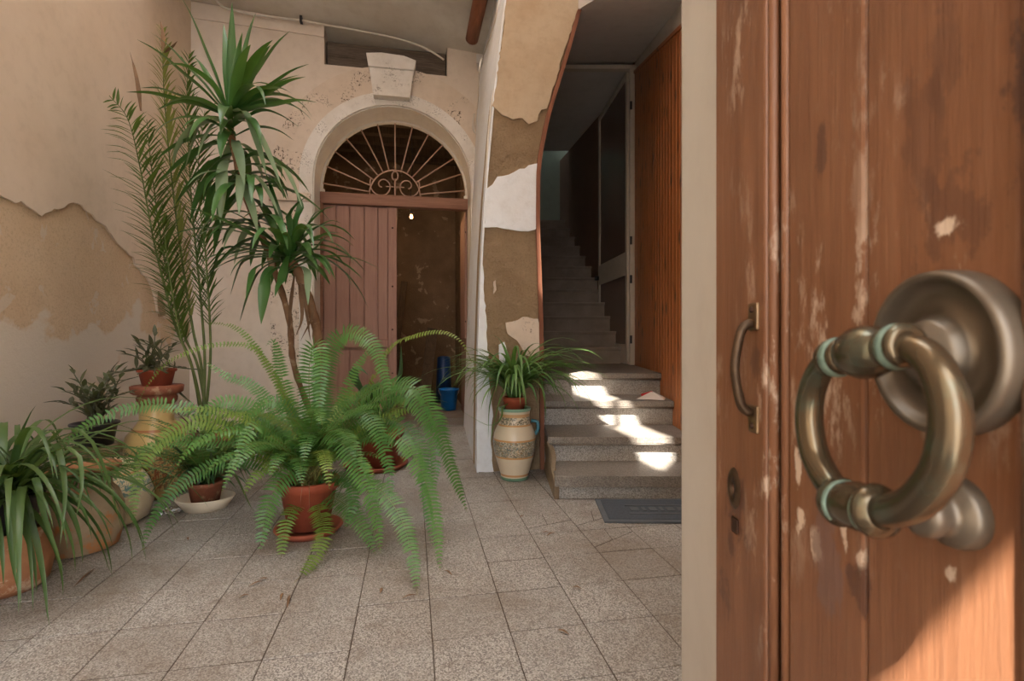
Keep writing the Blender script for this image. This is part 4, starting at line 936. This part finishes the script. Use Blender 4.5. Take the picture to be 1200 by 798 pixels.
# ---- areca palm in the corner
ap = onZ(243, 556)
palm = thing('areca_palm', ap, 'tall feathery palm in a clay pot in the corner behind the ferns', 'potted plant')
MB().lathe(pot_prof(.30, .14, .19, .05, .012), 36).build('pot', 'terra_old', palm); soil(palm, .175, .25)
ab = ap+Vector((0, 0, .26)); DA = (ap.x*SN+ap.y*CS)
def palmfrond(pts, lf, start, sweep, m='palm', dens=.034):
    w_ = [ab+Vector((R(-.05, .05), R(-.05, .05), 0))]+[P(x, y, DA+d) for x, y, d in pts]
    raw = spline([loc(palm, p) for p in w_], 60); n0, L = resample(raw, 60); st = MB().tube(n0, [.013*(1-.85*i/60) for i in range(61)], 6).build('stem', 'palm_stem', palm)
    n = int(L*(1-start)/dens); mb = MB(); full, _ = resample(raw, 200)
    for i in range(n):
        s = start+(1-start)*i/n; k = min(199, int(s*200)); p = full[k]; t = (full[min(200, k+2)]-full[max(0, k-2)]).normalized()
        side = C(1, 0)-t*C(1, 0).dot(t); side.normalize(); nn = side.cross(t); u = (s-start)/(1-start); l = lf*math.sin(math.pi*(.15+.8*u))**.7
        for sg in (-1, 1):
            d = (side*sg*R(.55, .9)+t*sweep+nn*R(-.35, .35)).normalized(); ll = l*R(.8, 1.1); e = p+d*ll+Vector((0, 0, -ll*R(.02, .22))); e = Vector((max(e.x, XL+.03-palm.location.x), e.y, e.z))
            ribbon(mb, resample(spline([p, p+d*ll*.5, e], 6), 5)[0], leafw(5, .021, .3, .3), .35)
    mb.build('leaflets', m, st)
palmfrond([(225,430,-.05),(205,380,-.1),(182,290,-.15),(165,200,-.2),(150,140,-.22),(128,112,-.25)], .30, .36, .62)
palmfrond([(236,430,0),(225,380,0),(206,250,0),(193,120,-.02),(190,30,-.05)], .26, .30, 1.3, 'palm_pale')
palmfrond([(240,430,0),(236,360,.05),(224,230,.05),(219,120,.05),(222,62,0)], .28, .34, 1.2)
palmfrond([(246,430,0),(246,380,0),(241,300,0),(232,210,-.05),(240,130,-.1)], .30, .35, .9)
palmfrond([(232,430,0),(215,390,0),(192,300,-.05),(178,200,-.1),(172,140,-.1)], .28, .32, .9)
palmfrond([(228,440,-.1),(212,395,-.15),(200,330,-.2),(190,255,-.2)], .28, .45, .8)
for pts in ([(165,130,-.2),(152,60,-.2)], [(190,60,-.1),(188,24,-.1)], [(193,62,-.1),(208,48,-.1)]):
    strap(palm, [P(x, y, DA+d) for x, y, d in [pts[0], ((pts[0][0]+pts[1][0])/2+2, (pts[0][1]+pts[1][1])/2, pts[0][2]), pts[1]]], .03, 'dry', 'dry_leaf')
for k in range(5): strap(palm, [ab]+[ab+Vector((R(-.12, .12), R(-.1, .1), .12)), ab+Vector((R(-.25, .2), R(-.15, .1), R(.1, .3)))], .04, 'dry', 'dry_leaf')

# ---- yucca with two heads
yq = onZ(378, 535); yu = thing('yucca_tree', yq, 'tall yucca with two heads of sword leaves in a clay pot by the arched door', 'potted plant')
MB().lathe(pot_prof(.30, .14, .19, .05, .012), 36).build('pot', 'terra_old', yu); soil(yu, .175, .25)
DY = yq.x*SN+yq.y*CS-.42
h1, h2 = P(269, 138, DY-.45), P(340, 306, DY-.4)
yb_0 = yq+Vector((0, 0, .25))
t1 = [yb_0, P(374, 430, DY-.05), P(370, 380, DY-.15), P(352, 325, DY-.3), h2]
MB().tube([loc(yu, p) for p in spline(t1, 30)], [.034+.004*math.sin(i*2.1) for i in range(31)], 10).build('trunk', 'bark', yu)
t2 = [yb_0+Vector((-.06, .03, 0)), P(345, 430, DY), P(338, 370, DY-.15), P(312, 290, DY-.3), P(285, 222, DY-.4), h1+Vector((0, 0, -.05))]
MB().tube([loc(yu, p) for p in spline(t2, 36)], [.022+.003*math.sin(i*2.3) for i in range(37)], 10).build('trunk', 'bark', yu)
for pts in ([(352,325,-.3),(358,360,-.35),(364,400,-.3)], [(345,320,-.3),(340,360,-.3),(338,405,-.25)], [(355,330,-.3),(366,365,-.35),(352,400,-.3)], [(350,330,-.3),(354,370,-.4),(346,395,-.35)]):
    strap(yu, [P(x, y, DY+d) for x, y, d in pts], .03, 'dry', 'dry_leaf')
def sword(h, tip, dz, wd, m, lift=.12):
    T_ = P(tip[0], tip[1], 1.0); dd = (h.x*SN+h.y*CS)+dz; T_ = P(tip[0], tip[1], dd); L_ = (T_-h).length
    mid = h.lerp(T_, .5)+Vector((0, 0, lift*L_)); strap(yu, [h+(mid-h)*.04, h.lerp(mid, .6)+Vector((0, 0, .02*L_)), mid, T_.lerp(mid, .45)+Vector((0, 0, .03*L_)), T_], wd*1.2, m, n=14, fold=.35, peak=.4, base=.45)
for tip, dz, wd in [((211,-6),-.05,.062),((272,3),.1,.06),((262,28),.2,.05),((284,38),-.2,.05),((317,53),-.1,.085),((340,36),.1,.06),((160,46),-.2,.065),((176,38),.1,.05),((148,108),-.25,.075),((165,103),.15,.06),((358,90),-.1,.055),((372,120),-.2,.055),((350,88),.2,.05),((362,75),.0,.04),((225,65),.3,.05),((300,15),.3,.04)]:
    sword(h1, tip, dz, wd, 'yucca', .04)
def blade(a, m_, b, dz, wd, mat):
    A_, M_, B_ = P(a[0], a[1], DY-.45), P(m_[0], m_[1], DY-.45+dz*.6), P(b[0], b[1], DY-.45+dz)
    strap(yu, [A_, A_.lerp(M_, .55)+Vector((0, 0, .02)), M_, M_.lerp(B_, .5)+Vector((0, 0, .02)), B_], wd, mat, n=14, fold=.35, peak=.45, base=.4)
for a, m_, b, dz, wd, mt_ in [
 ((266,146),(238,140),(215,205),-.15,.075,0),((266,150),(250,148),(231,186),-.2,.07,0),((272,132),(288,134),(312,205),-.2,.075,0),((278,142),(298,150),(330,220),-.2,.07,0),
 ((275,165),(277,172),(286,218),-.25,.07,0),((270,188),(261,198),(258,262),-.25,.075,0),((278,205),(282,213),(280,252),-.25,.06,0),((282,213),(288,226),(302,273),-.2,.07,0),((288,205),(302,210),(327,252),-.15,.06,0),((300,195),(332,198),(354,243),-.1,.065,0),
 ((272,170),(235,175),(184,216),.1,.06,1),((272,180),(240,200),(205,240),.15,.06,1),((278,200),(240,215),(222,262),.1,.06,1),((280,200),(248,240),(238,290),0,.06,1),((268,160),(220,165),(180,190),.1,.05,1),((285,220),(262,250),(250,300),.1,.06,1),((290,225),(320,215),(345,228),.1,.05,1),((275,160),(310,150),(345,165),.1,.05,1),((272,150),(310,130),(352,150),.0,.05,1),
 ((340,308),(372,280),(399,273),-.1,.05,1),((342,305),(370,292),(389,275),.05,.05,1),((345,305),(375,300),(393,328),-.1,.055,1),((345,312),(360,320),(361,358),-.2,.05,0),((332,312),(313,328),(306,380),-.2,.085,1),((326,306),(302,322),(281,377),-.1,.075,1),((320,302),(285,308),(270,346),-.1,.065,1),((330,297),(282,288),(241,328),.0,.06,1),((328,288),(252,268),(196,277),.0,.05,1),((330,292),(270,298),(233,308),.1,.05,1),((335,290),(322,240),(310,200),.1,.06,1),((340,290),(352,245),(347,222),.15,.06,1),((345,292),(370,255),(392,242),.05,.05,1),((338,300),(330,330),(322,348),-.25,.06,1),((332,298),(300,280),(262,300),.1,.06,1),((336,290),(305,250),(285,255),.1,.055,1),((340,296),(380,262),(400,262),.1,.04,1),((342,300),(368,250),(383,250),.15,.045,1),((326,300),(262,292),(240,350),-.05,.055,1),((335,305),(300,315),(288,352),-.2,.06,1),((340,290),(338,250),(360,230),.0,.05,1),((330,290),(290,262),(262,275),-.1,.05,1)]:
    blade(a, m_, b, dz, wd, 'yucca_pale' if mt_ == 0 else 'yucca')
for k in range(46):
    t = R(0, 1)**1.2; o_ = P(269+38*t, 140+135*t, DY-.45+.1*t); strap(yu, arch_path(o_, R(0, 6.28), R(.38, .66), R(.1, .9), R(-1.55, -.9), 7, R(.6, 1.1)), R(.05, .08), random.choice(['yucca', 'yucca', 'yucca', 'yucca_pale']), n=12, peak=.45, base=.4)
for k in range(26):
    strap(yu, arch_path(h2+Vector((R(-.04, .04), R(-.04, .04), R(-.1, .1))), R(0, 6.28), R(.4, .72), R(.1, 1.1), R(-1.5, -.5), 7, R(.6, 1.2)), R(.05, .075), 'yucca', n=12, peak=.45, base=.4)
for h, q in ((h1, 12), (h2, 14)):
    for k in range(q):
        az = R(0, 6.28); strap(yu, arch_path(h, az, R(.5, .75), R(.5, 1.3), R(-1.3, .3)), R(.05, .07), 'yucca', n=12, peak=.4, base=.45)

# ================================================================== SMALL THINGS
# bucket by the storeroom door
bq = onZ(526, 480); bk_ = thing('bucket', bq, 'bright blue plastic bucket just inside the arched doorway', 'bucket')
MB().lathe([(0, 0), (.10, 0), (.128, .27), (.14, .272), (.142, .295), (.13, .297), (.122, .27), (.095, .012), (0, .012)], 36).build('body', 'blue', bk_)
MB().tube([Vector((.14*math.cos(a), -.03-.03*abs(math.sin(a)), .28-.12*math.sin(a))) for a in [math.pi*i/16 for i in range(17)]], .004, 6).build('bail_handle', 'cable', bk_)
MB().lathe([(.10, 0), (.13, .0), (.10, .7), (.05, .72), (0, .72)], 16, Matrix.Translation((onZ(520, 470).x, onZ(520, 470).y, -.008))).build('water_drum', 'blue_dark', None, label='dark blue plastic drum in the dim storeroom', category='drum')
# leaning planks and a stick inside the storeroom
for (a, b, wd, lab) in (((496,470,7.3),(507,385,7.9),.16,'grey weathered plank leaning against the storeroom wall'), ((455,470,7.4),(474,330,8.0),.10,'narrow brown plank leaning in the storeroom shadow')):
    A_, B_ = P(*a), P(*b); A_.z = 0; d = (B_-A_).normalized(); s_ = d.cross(Vector((0, 1, 0))).normalized()
    MB().box((-wd/2, -.015, 0), (wd/2, .015, (B_-A_).length), frame(A_, s_, d.cross(s_), d), bev=.004).build('leaning_plank', 'plank_old', None, label=lab, category='plank')
MB().tube([onZ(484, 467)+Vector((0, 0, .008)), onZ(511, 468)+Vector((0, 0, .012))], .012, 6).build('broom_stick', 'whiteframe', None, label='pale stick lying on the floor inside the arched doorway', category='stick')
# bulb
bl = P(482, 254, 6.9); lamp = thing('hanging_bulb', bl, 'bare lit bulb on a cord inside the arched doorway', 'light bulb')
MB().lathe([(0, -.026), (.014, -.021), (.020, -.006), (.017, .012), (.011, .03), (.0, .032)], 20).build('bulb', 'bulb', lamp)
MB().lathe([(.014, .028), (.016, .07), (.006, .08), (0, .08)], 12).build('socket', 'black', lamp)
MB().tube(spline([(0, 0, .075), (-.01, 0, .3), (.015, 0, .7), (0, 0, 4.0-.14-bl.z+.003)], 12), .004, 5).build('cord', 'black', lamp)
li = bpy.data.lights.new('bulb_light', 'POINT'); li.energy = 5.0; li.color = (1, .66, .34); li.shadow_soft_size = .03; lo_ = bpy.data.objects.new('bulb_light', li); col.objects.link(lo_); lo_.parent = lamp; lo_.location = (0, -.05, -.05)
# door mat
mt = thing('door_mat', C(1.0, 3.06), 'dark grey rubber door mat in front of the lowest step', 'mat')
mw = [(.535, 3.245), (1.36, 3.235), (1.36, 2.845), (.51, 2.85)]
c0 = C(1.0, 3.06)
MB().prism([C(x, y, .002)-c0 for x, y in [(.525, 3.235), (1.21, 3.235), (1.20, 2.835), (.515, 2.845)]], (0, 0, .010)).build('base', 'mat', mt)
MB().prism([C(x, y, .012)-c0 for x, y in [(.555, 3.205), (1.18, 3.205), (1.17, 2.87), (.545, 2.878)]], (0, 0, .003)).build('pile', 'mat_in', mt)
rb = MB()
for (x, w2, hh) in ((.70, .05, .06), (.77, .02, .06), (.81, .045, .06), (.875, .02, .06), (.915, .045, .06), (.98, .045, .06), (1.05, .02, .06)):
    rb.prism([C(x, 3.0, .015)-c0, C(x+w2, 3.0, .015)-c0, C(x+w2, 3.0+hh, .015)-c0, C(x, 3.0+hh, .015)-c0], (0, 0, .004))
rb.prism([C(.68, 2.95, .015)-c0, C(1.15, 2.95, .015)-c0, C(1.15, 2.965, .015)-c0, C(.68, 2.965, .015)-c0], (0, 0, .004)); rb.prism([C(.68, 3.09, .015)-c0, C(1.15, 3.09, .015)-c0, C(1.15, 3.102, .015)-c0, C(.68, 3.102, .015)-c0], (0, 0, .004))
rb.build('raised_pattern', 'mat', mt)
# folded leaflet on the step
lf = thing('leaflet', C(1.125, 4.2, .523), 'folded white leaflet with a red corner lying on a stair tread', 'paper'); lfm = Matrix.Rotation(-.3-YAW, 4, 'Z')
m = MB(); m.add([lfm @ Vector(p) for p in [(-.10, -.06, .002), (.12, -.07, .002), (.13, .06, .004), (-.08, .06, .002), (.02, .07, .055), (.01, -.055, .012)]], [(0, 1, 5), (1, 2, 4, 5), (0, 5, 4, 3)]); m.build('sheet', 'paper', lf)
MB().add([lfm @ Vector(p) for p in [(-.06, .02, .006), (.035, .01, .03), (.02, .07, .058), (-.07, .06, .03)]], [(0, 1, 2, 3)]).build('red_flap', 'red', lf)
# cables, hook and pole under the ceiling
ck = [(250,-3),(262,8),(285,15),(320,20),(354,24),(380,29),(420,36),(460,44),(490,53),(508,62),(520,70)]
MB().tube(spline([onY(x, y, YB-.075) for x, y in ck], 60), .011, 8).build('ceiling_cable', 'cable', None, label='white cable sagging along the top of the back wall', category='cable')
MB().box((onY(353, 20, YB).x, YB-.09, onY(353, 31, YB).z), (onY(356, 20, YB).x, YB-.04, onY(353, 19, YB).z)).build('cable_clip', 'black', None, label='small black clip holding the ceiling cable', category='clip')
def onside(px, y, off=.02):
    r = ray(px, y); best = None
    for i in range(400):
        Y = YP-.3+i*.006; p = Vector((0, 0, CAM_H))+r*(Y/r.y)
        if Y > YP and Y < YB:
            a, b = at_z(LEt, p.z), at_z(bk, p.z); xx = a.x+(b.x-a.x)*(Y-YP)/(YB-YP)
            if p.x >= xx-off: return p
    return onY(px, y, YP-.02)
MB().tube(spline([onside(x, y) for x, y in [(596,-2),(594,20),(590,60),(584,90),(578,110),(573,150),(571,180),(569,220)]], 40), .007, 8).build('wall_cable', 'cable', None, label='white cable running down the edge of the stair arch', category='cable')
MB().tube(spline([onside(x, y) for x, y in [(585,-2),(580,25),(572,50),(566,66),(562,80),(560,120),(557,150)]], 40), .005, 8).build('wall_cable', 'cable', None, label='thin loose wire on the white side wall by the arch', category='cable')
MB().tube(spline([onY(x, y, YB-.06) for x, y in [(556,133),(554,145),(556,155),(562,157),(568,150)]], 20), .008, 6).build('wall_hook', 'cable', None, label='white wire loop on the wall beside the arched doorway', category='wire')
pa, pb = onY(553, 46, YB-.45), P(564, -6, 4.9)
MB().tube([pa, pa.lerp(pb, .5), pb, pb+(pb-pa)*.6], [.068, .07, .072, .072], 16).build('ceiling_pole', 'log', None, label='round brown wooden pole under the ceiling by the stair arch', category='pole')
# clear plastic scrap and floor litter
pz = onZ(199, 602); m = MB(); gr = 7
m.add([pz+Vector((i*.022-.07+R(-.006, .006), j*.016-.05+R(-.006, .006), .004+R(0, .03))) for i in range(gr) for j in range(gr)], [(i*gr+j, i*gr+j+1, (i+1)*gr+j+1, (i+1)*gr+j) for i in range(gr-1) for j in range(gr-1)])
m.build('plastic_scrap', 'clear', None, label='crumpled clear plastic scrap on the floor by the yellow jar', category='plastic')
lit = [(645,627,.03),(640,625,.02),(338,705,.05),(300,685,.03),(308,680,.02),(286,700,.02),(220,632,.02),(525,672,.03),(447,693,.02),(100,677,.09),(480,700,.03),(170,645,.02),(612,606,.02),(660,742,.025),(676,690,.02),(330,700,.03)]
for k, (x, y, l) in enumerate(lit):
    p = onZ(x, y); a = R(0, 3.1); m = MB(); ribbon(m, resample(spline([p+Vector((-l*math.cos(a), -l*math.sin(a), .003)), p+Vector((0, 0, .009)), p+Vector((l*math.cos(a), l*math.sin(a), .004))], 6), 6)[0], leafw(6, .012, .2, .5), .3)
    m.build('fallen_leaf', 'dry', None, label='curled brown fallen leaf on the terrazzo tiles', category='leaf', group='fallen leaves on the floor')

for o in bpy.data.objects:
    if 'own' in o: del o['own']
